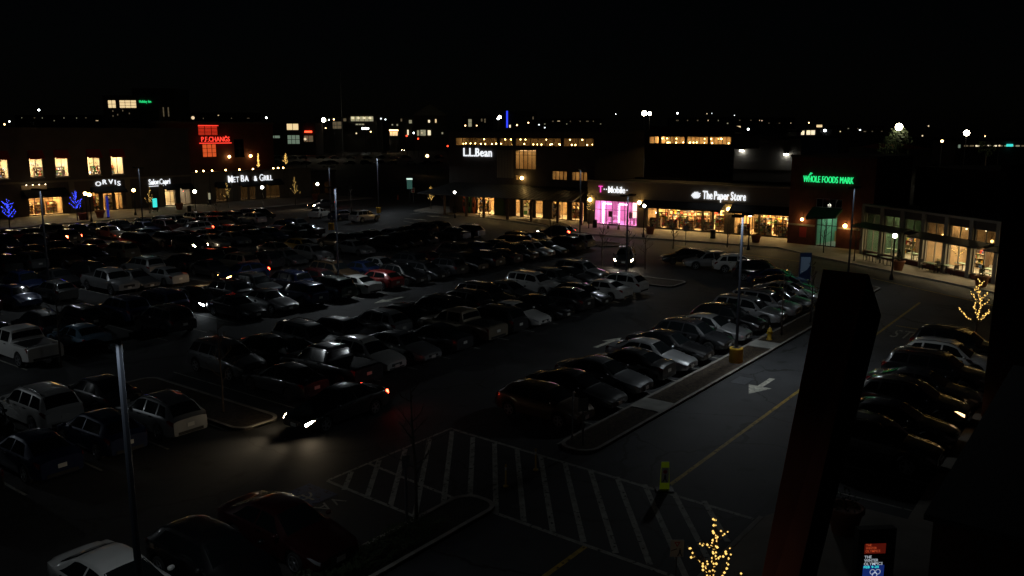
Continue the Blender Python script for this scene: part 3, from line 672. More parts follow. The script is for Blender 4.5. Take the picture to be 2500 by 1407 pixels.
for i in range(14):
    x = 1.2 + i*(DW-2)/14; y = 1.5 + (i*1.7 % 4)
    e = empty('pendant_lamp', WD.w(x, y, 2.3 + (i % 3)*.35), 0, 'round pendant lamp inside the market dining hall', 'lamp', 'pendant lamps in the dining hall')
    MB().ball((0,0,0), .13, 10, 6).build('bulb', M['globe_warm'], e); MB().tube([(0,0,.1),(0,0,1.9-(i%3)*.35)], .012, 5).build('cord', M['black_metal'], e)
    if i % 2 == 0: shelf(WD.w(x-.6, 4.4, .1), WD.a, 1.7, 1.9, 'food display case inside the market dining hall', 'food displays in the dining hall', 300+i)
mat('table_top', (.20,.28,.20), .5)
def cafe_table(p, ang, label, grp):
    e = empty('cafe_table', p, ang, label, 'table', grp)
    MB().box(-.6,.6,-.35,.35,.71,.75).build('table_top', M['table_top'], e); MB().tube([(0,0,.02),(0,0,.71)], .04, 8).build('stem', M['black_metal'], e); MB().box(-.25,.25,-.25,.25,0,.03).build('foot', M['black_metal'], e)
def cafe_chair(p, ang, label, grp, m='black_metal'):
    e = empty('cafe_chair', p, ang, label, 'chair', grp)
    MB().box(-.22,.22,-.22,.22,.43,.46).build('seat', M[m], e); MB().box(-.22,.22,.20,.24,.60,.92).build('backrest', M[m], e)
    for sx in (-.19,.19):
        for sy in (-.19,.21): MB().box(sx-.018,sx+.018,sy-.018,sy+.018,0,.43 if sy < 0 else .9).build('leg', M[m], e)
for i, (px, py) in enumerate(((2130,640),(2165,648),(2270,662),(2310,668),(2420,690))):
    p = gp(px, py, .12); cafe_table(p, WD.a, 'small green cafe table outside the market dining hall', 'cafe tables outside the dining hall')
    for s in (-1, 1): cafe_chair(p + WD.t*s*.95, WD.a + R(90*-s), 'dark metal cafe chair outside the market dining hall', 'cafe chairs outside the dining hall')
for i in range(6):
    p = WD.w(2.0 + i*3.2, 2.0, .1); cafe_table(p, WD.a, 'cafe table inside the market dining hall', 'tables inside the dining hall')
    cafe_chair(p + WD.t*.9, WD.a, 'chair inside the market dining hall', 'chairs inside the dining hall', 'wood_dark')
# big dark market block behind
mk = Bld('market_block', WD.w(0, 12.5), WD.a, 'large dark market block behind the dining hall', 'building')
MB().box(-9, DW+30, 0, 50, 0, 8.2).build('wall', M['dark_wall'], mk.e); MB().box(-9.1, DW+30.1, -.1, 50.1, 8.2, 8.5).build('coping', M['dark_wall'], mk.e)

# ---------------------------------------------------------------- left block: two storey shops
OV = Bld('shop_block', (36, 131), 0, 'two storey shop block with bright upper windows and red awnings', 'store')
OW = 47.0
up = [OV.rect(*q) for q in ((-14,390,21,436),(72,384,105,432),(135,382,167,429),(214,379,245,425),(271,377,301,422))]
up = [(a, b, 5.75, 8.75) for a, b, c, d in up]
gl = [OV.rect(*q) for q in ((72,497,103,531),(108,496,155,530),(228,472,244,520),(252,470,276,516),(282,468,300,514),(404,470,430,501),(441,468,466,498))]
gl = [(a, b, .2, 3.1) for a, b, c, d in gl]
wall(OV.e, 0, OW, 0, 12.6, up + gl, 'ov_wall')
MB().box(-.2, OW+.2, -.25, 9, 12.6, 13.0).build('cornice', M['dark_wall'], OV.e); MB().box(0, OW, -.12, -.001, 4.9, 5.2).build('string_course', M['stucco_warm'], OV.e)
MB().box(OW-.3, OW, .3, 14, 0, 12.6).box(0, OW-.3, 13.7, 14, 0, 12.6).build('outer_wall', M['dark_wall'], OV.e)
for r in up:
    glazing(OV.e, r, 2, 1, 'white_trim', fw=.08); awning(OV.e, r[0]-.1, r[1]+.1, 8.55, 9.7, .7, 'awning_red', valance=.15)
    MB().box(r[0]-.1, r[1]+.1, -.12, -.001, 5.6, 5.74).build('sill', M['white_trim'], OV.e)
room(OV.e, up[0][0], up[4][1]+.4, 5.3, 9.0, 5, 'interior_cream', 'interior_floor', 'ceil_cream', area=.45)
for i in range(9): shelf(OV.w(up[0][0]+1.2+i*2.9, 3.6, 5.3), 0, 1.6, 1.8, 'stocked shelf inside the bright upper shop floor', 'shelves on the bright upper floor', 400+i)
for i in (1, 3):
    r = up[i]; e = empty('window_poster', OV.w(r[0]+.35, .2, 7.35), 0, 'window lettering reading NOW OPEN, %s' % ('on the second red awning window' if i == 1 else 'on the window above the arched white sign'), 'poster')
    lettering(e, 'NOW', r[1]-r[0]-.7, .42, 'black_metal', depth=.1); lettering(e, 'OPEN', r[1]-r[0]-.7, .42, 'black_metal', depth=.1, z0=-.62)
for r in gl: glazing(OV.e, r, 2, 1, 'black_metal', uneven=(0, .8, 1), name='shop_window')
room(OV.e, gl[0][0]-.3, gl[1][1]+.3, .15, 3.4, 5, 'interior_shop', 'interior_floor', 'ceil_warm', area=.35); room(OV.e, gl[2][0]-.3, gl[4][1]+.3, .15, 3.4, 5, 'interior_shop', 'interior_floor', 'ceil_warm', area=.25); room(OV.e, gl[5][0]-.3, gl[6][1]+.3, .15, 3.4, 5, 'interior_cream', 'interior_floor', 'ceil_cream', area=.35)
for i in range(4): shelf(OV.w(gl[0][0]+.3+i*1.7, 2.6, .15), 0, 1.4, 1.8, 'stocked shelf inside the shop under the lit panel sign', 'shelves under the panel sign', 440+i)
for i in range(5): shelf(OV.w(gl[2][0]+.2+i*1.35, 1.8+(i%2), .15), 0, 1.2, 2.2, 'stocked shelf inside the shop under the arched sign', 'shelves under the arched sign', 450+i)
awning(OV.e, gl[0][0]-.8, gl[1][1]+.6, 3.0, 4.1, 1.4, 'awning_black'); awning(OV.e, gl[2][0]-.3, gl[4][1]+.3, 3.1, 3.9, 1.2, 'awning_black')
for r in gl[5:]: awning(OV.e, r[0]-.25, r[1]+.25, 2.95, 3.75, .9, 'awning_black')
for px in (178, 315, 395, 480): x = OV.p(px, 500)[0]; MB().box(x-.4, x+.4, -.16, -.001, 0, 4.9).build('pilaster', M['stucco_warm'], OV.e)
sign('store_sign', OV, (232,445,293,456), 'ORVIS', 'sign_white', 'white arched capital sign reading ORVIS', arc=.45, gap=.22, bold=.01)
e, sw, sh = sign('store_sign', OV, (362,437,414,450), 'SalonCapri', 'sign_white', 'white underlined sign reading SalonCapri', bold=.01, gap=.07)
MB().box(0, sw, 0, .05, -.32, -.22).build('underline', M['sign_white'], e)
r = OV.rect(52,452,114,471); e = empty('panel_sign', OV.w(r[0], -.12, r[2]), 0, 'tan panel sign lit from above by small lamps', 'sign')
MB().box(0, r[1]-r[0], 0, .1, 0, r[3]-r[2]).build('panel', M['interior_cream'], e)
lit('sign_lamp', (1, .8, .5), 9)
for i in range(4):
    x = (i+.5)*(r[1]-r[0])/4; MB().tube([(x,.1,r[3]-r[2]+.15),(x,-.5,r[3]-r[2]+.3),(x,-.6,r[3]-r[2]+.12)], .02, 5).build('gooseneck', M['black_metal'], e); MB().ball((x,-.6,r[3]-r[2]+.06), .07, 8, 5).build('bulb', M['sign_lamp'], e)
# lower restaurant with terrace
MG = Bld('grill_restaurant', (83.0, 131), 0, 'single storey grill restaurant with roof terrace and white sign', 'store')
GW = 26
gm = [MG.rect(*q) for q in ((528,467,555,498),(588,464,606,496),(610,463,626,495),(650,459,684,487))]
gm = [(a, b, .2, 2.9) for a, b, c, d in gm]
wall(MG.e, 0, GW, 0, 5.3, gm, 'stucco_warm'); MB().box(-.1, GW+.1, -.2, .4, 5.3, 5.55).build('cornice', M['stucco'], MG.e)
MB().box(0, GW, .3, 9, 4.6, 4.7).build('terrace_deck', M['wood_dark'], MG.e); MB().box(GW-.3, GW, .3, 22, 0, 5.3).build('outer_wall', M['stucco_warm'], MG.e)
for r in gm:
    glazing(MG.e, r, 3, 1, 'white_trim', name='shop_window'); awning(MG.e, r[0]-.3, r[1]+.3, 2.8, 3.7, 1.0, 'awning_black')
room(MG.e, .5, GW-.5, .15, 3.2, 5, 'interior_dark', 'interior_floor', 'ceil_dim', lights=6, area=.08)
for px in (520, 575, 640, 700): x = MG.p(px, 480)[0]; MB().box(x-.5, x+.5, -.18, -.001, 0, 5.2).build('pilaster', M['stucco'], MG.e)
sign('store_sign', MG, (556,430,664,443), 'MET BAR & GRILL', ['sign_white']*5 + ['sign_dead'] + ['sign_white']*6, 'white capital sign with one unlit letter above the grill', bold=.005, gap=.09, caps=[1.25,1,1,1,1.25,1.1,1,1,1,1,1.25,1,1,1,1])
# restaurant above with red neon
PF = Bld('bistro_tower', (83.0, 139.5), 0, 'dark red upper restaurant with red neon sign and glowing window', 'store')
PW = 24
wr = PF.rect(484,306,533,331); wo = PF.rect(495,352,530,384)
dk = [PF.rect(*q) for q in ((419,345,450,388),(572,340,596,385))]
wall(PF.e, -2.5, PW, 4.7, 13.9, [wr, wo] + dk, 'red_wall'); MB().box(-2.7, PW+.2, -.3, 12, 13.9, 14.3).build('cornice', M['dark_wall'], PF.e)
MB().box(PW-.3, PW, .3, 12, 4.7, 13.9).build('outer_wall', M['red_wall'], PF.e)
for r, m in ((wr, 'win_red'), (wo, 'win_orange')):
    glazing(PF.e, r, 3, 3, 'black_side'); MB().box(r[0]-.1, r[1]+.1, .5, .55, r[2]-.1, r[3]+.1).build('glowing_blind', M[m], PF.e)
for r in dk: glazing(PF.e, r, 2, 2, 'black_side', pane='pane_dim'); MB().box(r[0]-.1, r[1]+.1, .5, .55, r[2]-.1, r[3]+.1).build('blind', M['black_side'], PF.e)
MB().box(wr[0], wr[1], -.1, -.02, wr[3]-.12, wr[3]).build('neon_bar', M['sign_red'], PF.e)
e, sw, sh = sign('neon_sign', PF, (487,334,556,346), 'P.F.CHANGS', 'sign_red', 'red neon sign reading P.F. Changs on the dark red wall', y=-.6, bold=-.004, gap=.10)
MB().box(-.4, sw+.4, 0, .12, -.35, -.2).build('neon_bar', M['sign_red'], e); MB().box(sw*.86, sw*.89, 0, .1, sh*.75, sh*1.15).build('apostrophe', M['sign_red'], e)
for px, py in ((405,388),(560,383),(612,381)): wall_lamp(PF, px, py, 'warm wall lamp on the dark red restaurant above the terrace', r=.24, group='wall lamps above the terrace')
for px in (478, 496, 517, 550, 584, 617, 667, 679, 691):
    x, z = MG.p(px, 404, .6); e = empty('terrace_light', MG.w(x, .6, 5.4), 0, 'small warm lantern along the terrace parapet', 'lamp', 'lanterns along the terrace parapet')
    MB().ball((0,0,.28), .13, 8, 5).build('bulb', M['globe_warm'], e); MB().lathe([(.1,0),(.1,.16)], n=8).build('base', M['black_metal'], e)
# low wall and storefront end right of the grill
EN = Bld('end_shop', (109.2, 132), 0, 'low dark shop at the end of the left row', 'store')
wall(EN.e, 0, 7, 0, 4.6, [(1,3,.2,2.6),(4,6,.2,2.6)], 'dark_wall'); MB().box(-.1, 7.1, -.1, 9, 4.6, 4.8).build('roof', M['roof'], EN.e)
for r in ((1,3,.2,2.6),(4,6,.2,2.6)): glazing(EN.e, r, 2, 1, 'black_metal', pane='pane_dim')
room(EN.e, .5, 6.5, .1, 2.9, 4, 'interior_dark', 'interior_floor', 'ceil_dim', lights=1, area=.1)
# ---------------------------------------------------------------- rear blocks behind the right-hand stores
RB = Bld('rear_hall', at_depth(1578, 340, 142).xy, R(-90)+R(-18), 'long rear hall with lit clerestory over the store roofs', 'building')
RW = 26
cl = [RB.rect(*q) for q in ((1585,333,1608,351),(1613,333,1671,350),(1676,331,1728,346),(1732,330,1784,343))]
cl = [(a, b, 10.5, 11.65) for a, b, c, d in cl]; RW = cl[-1][1] + .5
wall(RB.e, -.3, RW, 0, 12.3, cl, 'stucco'); MB().box(-.6, RW+.3, -.5, 16, 12.3, 12.6).build('roof', M['roof'], RB.e)
for i, r in enumerate(cl): glazing(RB.e, r, (2, 5, 5, 5)[i], 1, 'black_metal')
room(RB.e, .1, RW-.3, 9.9, 12.0, 6, 'interior_dark', 'interior_floor', 'ceil_warm', lights=10, area=.2)
for i in range(4):
    x0, x1 = cl[i][0], cl[i][1]; n = 7
    pts = [(x0+(x1-x0)*k/n, 12.58+.75*math.sin(math.pi*k/n)) for k in range(n+1)]
    mb = MB(); mb.v = [(x, -.35, z) for x, z in pts] + [(x, 3, z) for x, z in pts]; mb.f = [tuple(range(n+1)), tuple(reversed(range(n+1, 2*n+2)))] + [(k, k+n+1, k+n+2, k+1) for k in range(n)]; mb.m = [0]*len(mb.f); mb.build('arched_parapet', M['brick'], RB.e)
for i in range(24):
    e = empty('pendant_lamp', RB.w(.6 + i*(RW-1.2)/24 + random.uniform(-.2,.2), 1.2+random.uniform(0,2), random.choice((10.65,10.7,11.3))), 0, 'small bare pendant lamp inside the long rear hall', 'lamp', 'pendant lamps in the rear hall')
    MB().ball((0,0,0), .10, 8, 5).build('bulb', M['globe_warm'], e); MB().tube([(0,0,.05),(0,0,11.95-e.location.z)], .012, 5).build('cord', M['black_metal'], e)
SB = Bld('sided_hall', at_depth(1787, 360, 150).xy, R(-90)+R(-8), 'clapboard sided rear hall with two bright wall lamps', 'building')
x1 = SB.p(1955, 390)[0]
MB().box(0, x1, .05, 14, 0, 11.4).build('wall', M['siding_b'], SB.e); MB().box(-.2, x1+.2, -.25, 14.2, 11.4, 11.65).build('roof', M['roof'], SB.e)
for i in range(22): MB().hexa([(0,-.02,6.0+i*.24),(x1,-.02,6.0+i*.24),(x1,.049,6.0+i*.24),(0,.049,6.0+i*.24),(0,.03,6.235+i*.24),(x1,.03,6.235+i*.24),(x1,.049,6.235+i*.24),(0,.049,6.235+i*.24)]).build('siding_board', M['siding'], SB.e)
for px, py, t in ((1813, 368, 'nearer the lit clerestory'), (1921, 377, 'nearer the brick tower')):
    x, z = SB.p(px, py); e = empty('flood_lamp', SB.w(x, -.05, z), SB.a, 'white flood lamp on the sided hall, %s' % t, 'lamp', 'flood lamps on the sided hall')
    MB().box(-.35,.35,-.45,0,.1,.45).build('housing', M['black_metal'], e); MB().box(-.3,.3,-.42,-.1,-.12,.1).build('lens', M['globe_white'], e)
# ---------------------------------------------------------------- dark building beside the viewpoint and the leaning pylon
NB = Bld('corner_building', (40, 4.6), R(-90), 'dark brick building at the right edge beside the parked cars', 'building')
MB().box(0, 30, 0, 24, 0, 10.6).build('wall', M['dark_brick'], NB.e); MB().box(-.2, 30, -.2, 24.2, 10.6, 10.95).build('coping', M['dark_wall'], NB.e)
MB().box(1.2, 30, -17.5, -.001, 0, 2.5).build('low_wing', M['dark_brick'], NB.e); MB().box(1.0, 30, -17.7, -.21, 2.5, 2.65).build('low_roof', M['roof'], NB.e)
DP = 16.0
A, B, C = at_depth(2010,658,DP+.45), at_depth(2119,670,DP-.3), at_depth(2150,770,DP+.75)
Ab, Bb, Cb = at_depth(1860,1407,DP+.45), at_depth(1952,1400,DP-.3), at_depth(1992,1407,DP+.75)
def down(a, b): t = a.z/(a.z-b.z); q = a.lerp(b, t); return Vector((q.x, q.y, 0))
Ag, Bg, Cg = down(A, Ab), down(B, Bb), down(C, Cb)
D_, Dg = A + (C-B)*Vector((1,1,1)).x, Ag + (Cg-Bg)
bc = (Ag+Bg+Cg+Dg)/4
e = empty('leaning_pylon', bc, 0, 'dark red leaning pylon with a slanted top beside the access road', 'pylon')
MB().hexa([v-bc for v in (Ag,Bg,Cg,Dg,A,B,C,D_)]).build('shaft', M['rust_red'], e)
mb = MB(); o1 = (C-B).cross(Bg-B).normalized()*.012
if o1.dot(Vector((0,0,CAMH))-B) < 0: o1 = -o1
mb.quad(Bg-bc+o1, Cg-bc+o1, C-bc+o1, B-bc+o1); mb.build('shade_sheet', M['black_side'], e)  # shade on the pylon's right face put in as a thin black sheet
# ================================================================ cars
def interp(keys, x):
    if x >= keys[0][0]: return keys[0][1]
    for (a, fa), (b, fb) in zip(keys, keys[1:]):
        if b <= x <= a: return fb + (fa-fb)*(x-b)/(a-b)
    return keys[-1][1]
def smooth(keys, x, w=.09): return sum(interp(keys, x + d*w) for d in (-1, -.5, 0, .5, 1))/5
class CarShape:
    def __init__(s, L, W, top, belt, wt, plan, arch, rw, sill=.24, glass=(), kind=''):
        s.L, s.W, s.top, s.belt, s.wt, s.plan, s.arch, s.rw, s.sill = L, W, top, belt, wt, plan, arch, rw, sill
    def ring(s, x):
        h = s.W/2
        wb = h*smooth(s.plan, x, .06); zb = smooth(s.belt, x); zt = max(smooth(s.top, x), zb+.015); wt = min(h*smooth(s.wt, x), wb*.97)
        zs = s.sill + .07*max(0, (abs(x)-s.L/2+.35)/.35)
        ra = s.rw + .065
        for xa in s.arch:
            d = abs(x-xa)
            if d < ra: zs = max(zs, s.rw + math.sqrt(max(0, ra*ra-d*d)) - .02)
        zs = min(zs, zb-.10)
        zm = zs + .45*(zb-zs)
        return [(0, zs), (.90*wb, zs), (.985*wb, zs+.05), (wb, zm), (.985*wb, zb-.045), (.95*wb, zb), (wt+.02, zt-.055), (wt-.06, zt-.012), (wt*.5, zt+.005), (0, zt+.012)]
    def P(s, x, t, side=1):
        r = s.ring(x); i = min(int(t), len(r)-2); f = t-i
        return Vector((x, side*(r[i][0]+(r[i+1][0]-r[i][0])*f), r[i][1]+(r[i+1][1]-r[i][1])*f))
    def N(s, x, t, side=1):
        e = .02; a = s.P(x+e, t, side)-s.P(x-e, t, side); b = s.P(x, min(t+e, 8.99), side)-s.P(x, max(t-e, 0), side)
        n = a.cross(b)*(-1 if side > 0 else 1)
        return n.normalized() if n.length > 1e-9 else Vector((0,0,1))
    def body(s):
        xs = set(); x = -s.L/2
        while x < s.L/2: xs.add(round(x, 3)); x += .13
        xs.add(s.L/2); xs |= {round(s.L/2-.03, 3), round(-s.L/2+.03, 3), round(s.L/2-.08, 3), round(-s.L/2+.08, 3)}
        for xa in s.arch:
            for k in range(9): xs.add(round(xa + (s.rw+.065)*math.cos(math.pi*k/8), 3))
        for a, _ in s.top:
            if abs(a) < s.L/2: xs.add(round(a, 3))
        xs = sorted(xs); out = [xs[0]]
        for x in xs[1:]:
            if x-out[-1] > .012: out.append(x)
        mb = MB(); n = 10; k = 2*n-2
        for x in out:
            r = s.ring(x); full = [(y, z) for y, z in r] + [(-y, z) for y, z in reversed(r[1:-1])]
            mb.v += [(x, y, z) for y, z in full]
        for i in range(len(out)-1):
            for j in range(k):
                a = i*k+j; b = i*k+(j+1) % k; mb.f.append((a, a+k, b+k, b)); mb.m.append(0)
        mb.f.append(tuple(range(k))); mb.m.append(0); e = (len(out)-1)*k; mb.f.append(tuple(reversed(range(e, e+k)))); mb.m.append(0)
        me = mb.mesh('body', True)
        try: me.set_sharp_from_angle(angle=R(38))
        except Exception: pass
        return me
    def patch(s, corners, side, nx=6, nt=4, off=.006):
        """corners: (x,t) of rear-low, front-low, front-high, rear-high"""
        mb = MB(); (x0,t0),(x1,t1),(x2,t2),(x3,t3) = corners
        for i in range(nt+1):
            v = i/nt
            for j in range(nx+1):
                u = j/nx
                x = (x0+(x1-x0)*u)*(1-v)+(x3+(x2-x3)*u)*v; t = (t0+(t1-t0)*u)*(1-v)+(t3+(t2-t3)*u)*v
                mb.v.append(tuple(s.P(x, t, side)+s.N(x, t, side)*off))
        for i in range(nt):
            for j in range(nx):
                a = i*(nx+1)+j; q = (a, a+1, a+nx+2, a+nx+1); mb.f.append(q if side > 0 else q[::-1]); mb.m.append(0)
        return mb
    def screen(s, xb, xt, tb=6.25, tt=6.6, nx=6, off=.006):
        """glass across the car from xb (low edge) to xt (high edge)"""
        mb = MB(); cols = 8
        for i in range(nx+1):
            u = i/nx; x = xb+(xt-xb)*u; t0 = tb+(tt-tb)*u
            for j in range(cols+1):
                q = j/cols*2-1; side = 1 if q >= 0 else -1; t = 9-(9-t0)*abs(q)
                mb.v.append(tuple(s.P(x, min(t, 8.999), side)+s.N(x, min(t, 8.95), side)*off))
        for i in range(nx):
            for j in range(cols):
                a = i*(cols+1)+j; mb.f.append((a, a+1, a+cols+2, a+cols+1) if xb > xt else (a, a+cols+1, a+cols+2, a+1)); mb.m.append(0)
        return mb
WHEEL = {}
def wheel_mesh(r, w=.21):
    if r in WHEEL: return WHEEL[r]
    mb = MB(); prof = [(r*.66,-w/2+.01),(r*.9,-w/2),(r*.985,-w/2+.03),(r,0),(r*.985,w/2-.03),(r*.9,w/2),(r*.66,w/2-.01)]
    mb.lathe(prof, n=18); mb.v = [(x, z, y) for x, y, z in mb.v]; mb.f = [f[::-1] for f in mb.f]; ty = mb.mesh('tyre', True)
    mb = MB(); mb.lathe([(r*.60,w/2-.05),(r*.70,w/2-.012),(r*.70,w/2+.004),(r*.63,w/2+.004),(r*.58,w/2-.04)], n=18)
    for k in range(5):
        a = 2*math.pi*k/5; c, sn = math.cos(a), math.sin(a)
        def q(u, v, z): return (u*c-v*sn, u*sn+v*c, z)
        mb.hexa([q(.03,-.05,w/2-.05),q(r*.62,-.035,w/2-.05),q(r*.62,.035,w/2-.05),q(.03,.05,w/2-.05),q(.03,-.045,w/2-.005),q(r*.62,-.028,w/2+.0),q(r*.62,.028,w/2+.0),q(.03,.045,w/2-.005)])
    mb.lathe([(.07,w/2-.05),(.065,w/2+.005)], n=10)
    mb.v = [(x, z, y) for x, y, z in mb.v]; mb.f = [f[::-1] for f in mb.f]; rm = mb.mesh('rim')
    WHEEL[r] = (ty, rm); return WHEEL[r]
SHAPES = {}
def plan(L, nose=.72, tail=.78): h = L/2; return [(h,nose),(h-.07,nose+.10),(h-.2,.90),(h-.5,.97),(h-1.1,1),(-h+1.1,1),(-h+.45,.975),(-h+.18,.92),(-h+.06,tail+.07),(-h,tail)]
def define(kind, L, W, top, belt, wt, rw, arch, wind, rear, sides, sill=.24, nose=.72, tail=.78, rails=False, bed=None):
    s = CarShape(L, W, top, belt, wt, plan(L, nose, tail), arch, rw, sill); h = L/2
    parts = [('body', s.body(), 'P', None)]
    parts.append(('windshield', s.screen(*wind).mesh('windshield', True), 'car_glass', None))
    parts.append(('rear_window', s.screen(*rear).mesh('rear_window', True), 'car_glass', None))
    for sd in (1, -1):
        for c in sides: parts.append(('side_window', s.patch([(c[0],5.1),(c[1],5.1),(c[2],5.9),(c[3],5.9)], sd).mesh('side_window', True), 'car_glass', None))
        zb = 0
        parts.append(('headlight', s.patch([(h-.42,4.15),(h-.035,3.35),(h-.035,4.55),(h-.30,4.85)], sd, 5, 3, .008).mesh('headlight', True), 'HL', None))
        parts.append(('taillight', s.patch([(-h+.035,3.5),(-h+.30,3.9),(-h+.24,4.9),(-h+.035,4.9)], sd, 5, 3, .008).mesh('taillight', True), 'TL', None))
        mx = wind[0]-.22; p = s.P(mx, 5.0, sd)
        mb = MB(); mb.ball((0,0,0), 1, 8, 5); mb.v = [(p.x+v[0]*.09, p.y+sd*.12+v[1]*.11, p.z+.09+v[2]*.075) for v in mb.v]
        parts.append(('mirror', mb.mesh('mirror', True), 'P', None))
        for hx in (sides[0][0]+.22, (sides[1][0]+.25 if len(sides) > 1 else None)):
            if hx is None: continue
            p = s.P(hx, 4.0, sd); q0 = min(p.y-.01*sd, p.y+.03*sd); q1 = max(p.y-.01*sd, p.y+.03*sd)
            parts.append(('door_handle', MB().box(hx-.1, hx+.1, q0, q1, p.z-.015, p.z+.02).mesh('door_handle'), 'chrome', None))
        if rails:
            pts = [s.P(x, 7.0, sd)+Vector((0,0,.05 if abs(u) < .9 else .0)) for u, x in ((-1, rear[1]+.15),(-.8, rear[1]+.3),(0,(wind[1]+rear[1])/2),(.8, wind[1]-.25),(1, wind[1]-.1))]
            parts.append(('roof_rail', MB().tube(pts, .02, 6).mesh('roof_rail', True), 'chrome', None))
    zn = s.ring(h)[5][1]; zt_ = s.ring(-h)[5][1]; wn = s.ring(h)[3][0]
    zl = s.ring(h)[1][1]
    g = MB().box(h-.02, h+.014, -wn*.52, wn*.52, zl+.42*(zn-zl), zl+.88*(zn-zl)); parts.append(('grille', g.mesh('grille'), 'car_black', None))
    for k in range(3): 
        z = zl+(.5+.14*k)*(zn-zl); parts.append(('grille_bar', MB().box(h+.014, h+.024, -wn*.5, wn*.5, z, z+.018).mesh('grille_bar'), 'chrome', None))
    parts.append(('lower_intake', MB().box(h-.02, h+.012, -wn*.75, wn*.75, zl+.04*(zn-zl), zl+.24*(zn-zl)).mesh('lower_intake'), 'car_black', None))
    parts.append(('license_plate', MB().box(h, h+.03, -.155, .155, zl+.18*(zn-zl), zl+.18*(zn-zl)+.15).mesh('license_plate'), 'plate', None))
    parts.append(('license_plate', MB().box(-h-.02, -h+.01, -.155, .155, zl+.62*(zt_-zl)-.07, zl+.62*(zt_-zl)+.08).mesh('license_plate'), 'plate', None))
    parts.append(('rear_bumper', MB().box(-h-.018, -h+.02, -wn*.8, wn*.8, zl+.02, zl+.14).mesh('rear_bumper'), 'car_black', None))
    if bed:
        parts.append(('bed_cover', s.screen(bed[0], bed[1], 6.4, 6.4, off=.012).mesh('bed_cover', True), 'car_black', None))
    ty, rm = wheel_mesh(rw)
    wy = W/2 - .115
    SHAPES[kind] = dict(s=s, parts=parts, wheels=[(xa, sd*wy, rw) for xa in arch for sd in (1, -1)], ty=ty, rim=rm, L=L, W=W)
def S4(a, b, c, d): return (a, b, c, d)          # rear-low, front-low, front-high, rear-high
define('sedan', 4.75, 1.83,
       [(2.375,.60),(2.25,.68),(1.9,.76),(1.45,.84),(1.02,.94),(.25,1.38),(-.15,1.44),(-.8,1.42),(-1.15,1.33),(-1.8,1.06),(-2.2,1.03),(-2.375,.93)],
       [(2.375,.56),(2.2,.65),(1.5,.77),(1.0,.89),(0,.93),(-1.4,.98),(-2.2,.97),(-2.375,.86)],
       [(2.375,.55),(1.9,.74),(1.05,.78),(.25,.60),(-.9,.60),(-1.8,.72),(-2.375,.66)], .325, (1.42,-1.38), (.98,.30), (-1.76,-1.12),
       [S4(-.32,.78,.28,-.28), S4(-1.42,-.40,-.36,-1.02)])
define('hatchback', 4.3, 1.79,
       [(2.15,.64),(2.0,.74),(1.6,.86),(1.15,.98),(.45,1.42),(0,1.49),(-1.1,1.45),(-1.55,1.36),(-1.95,1.08),(-2.15,.90)],
       [(2.15,.60),(1.9,.72),(1.2,.90),(0,.95),(-1.5,1.02),(-2.0,1.0),(-2.15,.86)],
       [(2.15,.56),(1.7,.74),(1.15,.78),(.45,.61),(-1.2,.60),(-1.7,.62),(-2.15,.66)], .32, (1.30,-1.30), (1.1,.48), (-1.95,-1.50),
       [S4(-.22,.92,.48,-.18), S4(-1.5,-.30,-.26,-1.25)])
define('suv', 4.75, 1.90,
       [(2.375,.78),(2.2,.90),(1.7,.99),(1.15,1.08),(.55,1.56),(.1,1.68),(-1.4,1.68),(-1.95,1.60),(-2.25,1.14),(-2.375,.98)],
       [(2.375,.72),(2.2,.84),(1.5,.96),(1.1,1.03),(0,1.07),(-1.8,1.10),(-2.25,1.06),(-2.375,.92)],
       [(2.375,.60),(1.8,.76),(1.15,.80),(.55,.66),(-1.5,.66),(-1.95,.66),(-2.375,.72)], .365, (1.43,-1.40), (1.12,.56), (-2.24,-1.92),
       [S4(-.22,.95,.58,-.18), S4(-1.12,-.30,-.26,-1.08), S4(-2.0,-1.22,-1.18,-1.80)], sill=.30, rails=True)
define('crossover', 4.55, 1.85,
       [(2.275,.72),(2.1,.82),(1.65,.92),(1.12,1.02),(.42,1.50),(0,1.61),(-1.1,1.59),(-1.7,1.47),(-2.1,1.10),(-2.275,.95)],
       [(2.275,.66),(2.1,.77),(1.4,.90),(1.1,.96),(0,1.0),(-1.6,1.06),(-2.1,1.03),(-2.275,.90)],
       [(2.275,.58),(1.75,.74),(1.12,.79),(.42,.63),(-1.2,.62),(-1.75,.62),(-2.275,.70)], .35, (1.38,-1.35), (1.08,.45), (-2.09,-1.66),
       [S4(-.24,.9,.46,-.2), S4(-1.15,-.32,-.28,-1.08), S4(-1.85,-1.24,-1.18,-1.55)], sill=.28, rails=True)
define('minivan', 5.05, 1.96,
       [(2.525,.74),(2.35,.84),(2.0,.94),(1.55,1.06),(.75,1.56),(.3,1.70),(-1.6,1.70),(-2.15,1.62),(-2.42,1.14),(-2.525,.95)],
       [(2.525,.68),(2.3,.80),(1.6,.96),(0,1.04),(-2.0,1.07),(-2.42,1.03),(-2.525,.88)],
       [(2.525,.58),(2.0,.74),(1.55,.80),(.75,.68),(-1.7,.67),(-2.15,.67),(-2.525,.72)], .345, (1.52,-1.50), (1.5,.78), (-2.41,-2.12),
       [S4(0,1.25,.8,.04), S4(-1.15,-.08,-.04,-1.12), S4(-2.2,-1.25,-1.21,-2.02)], sill=.26)
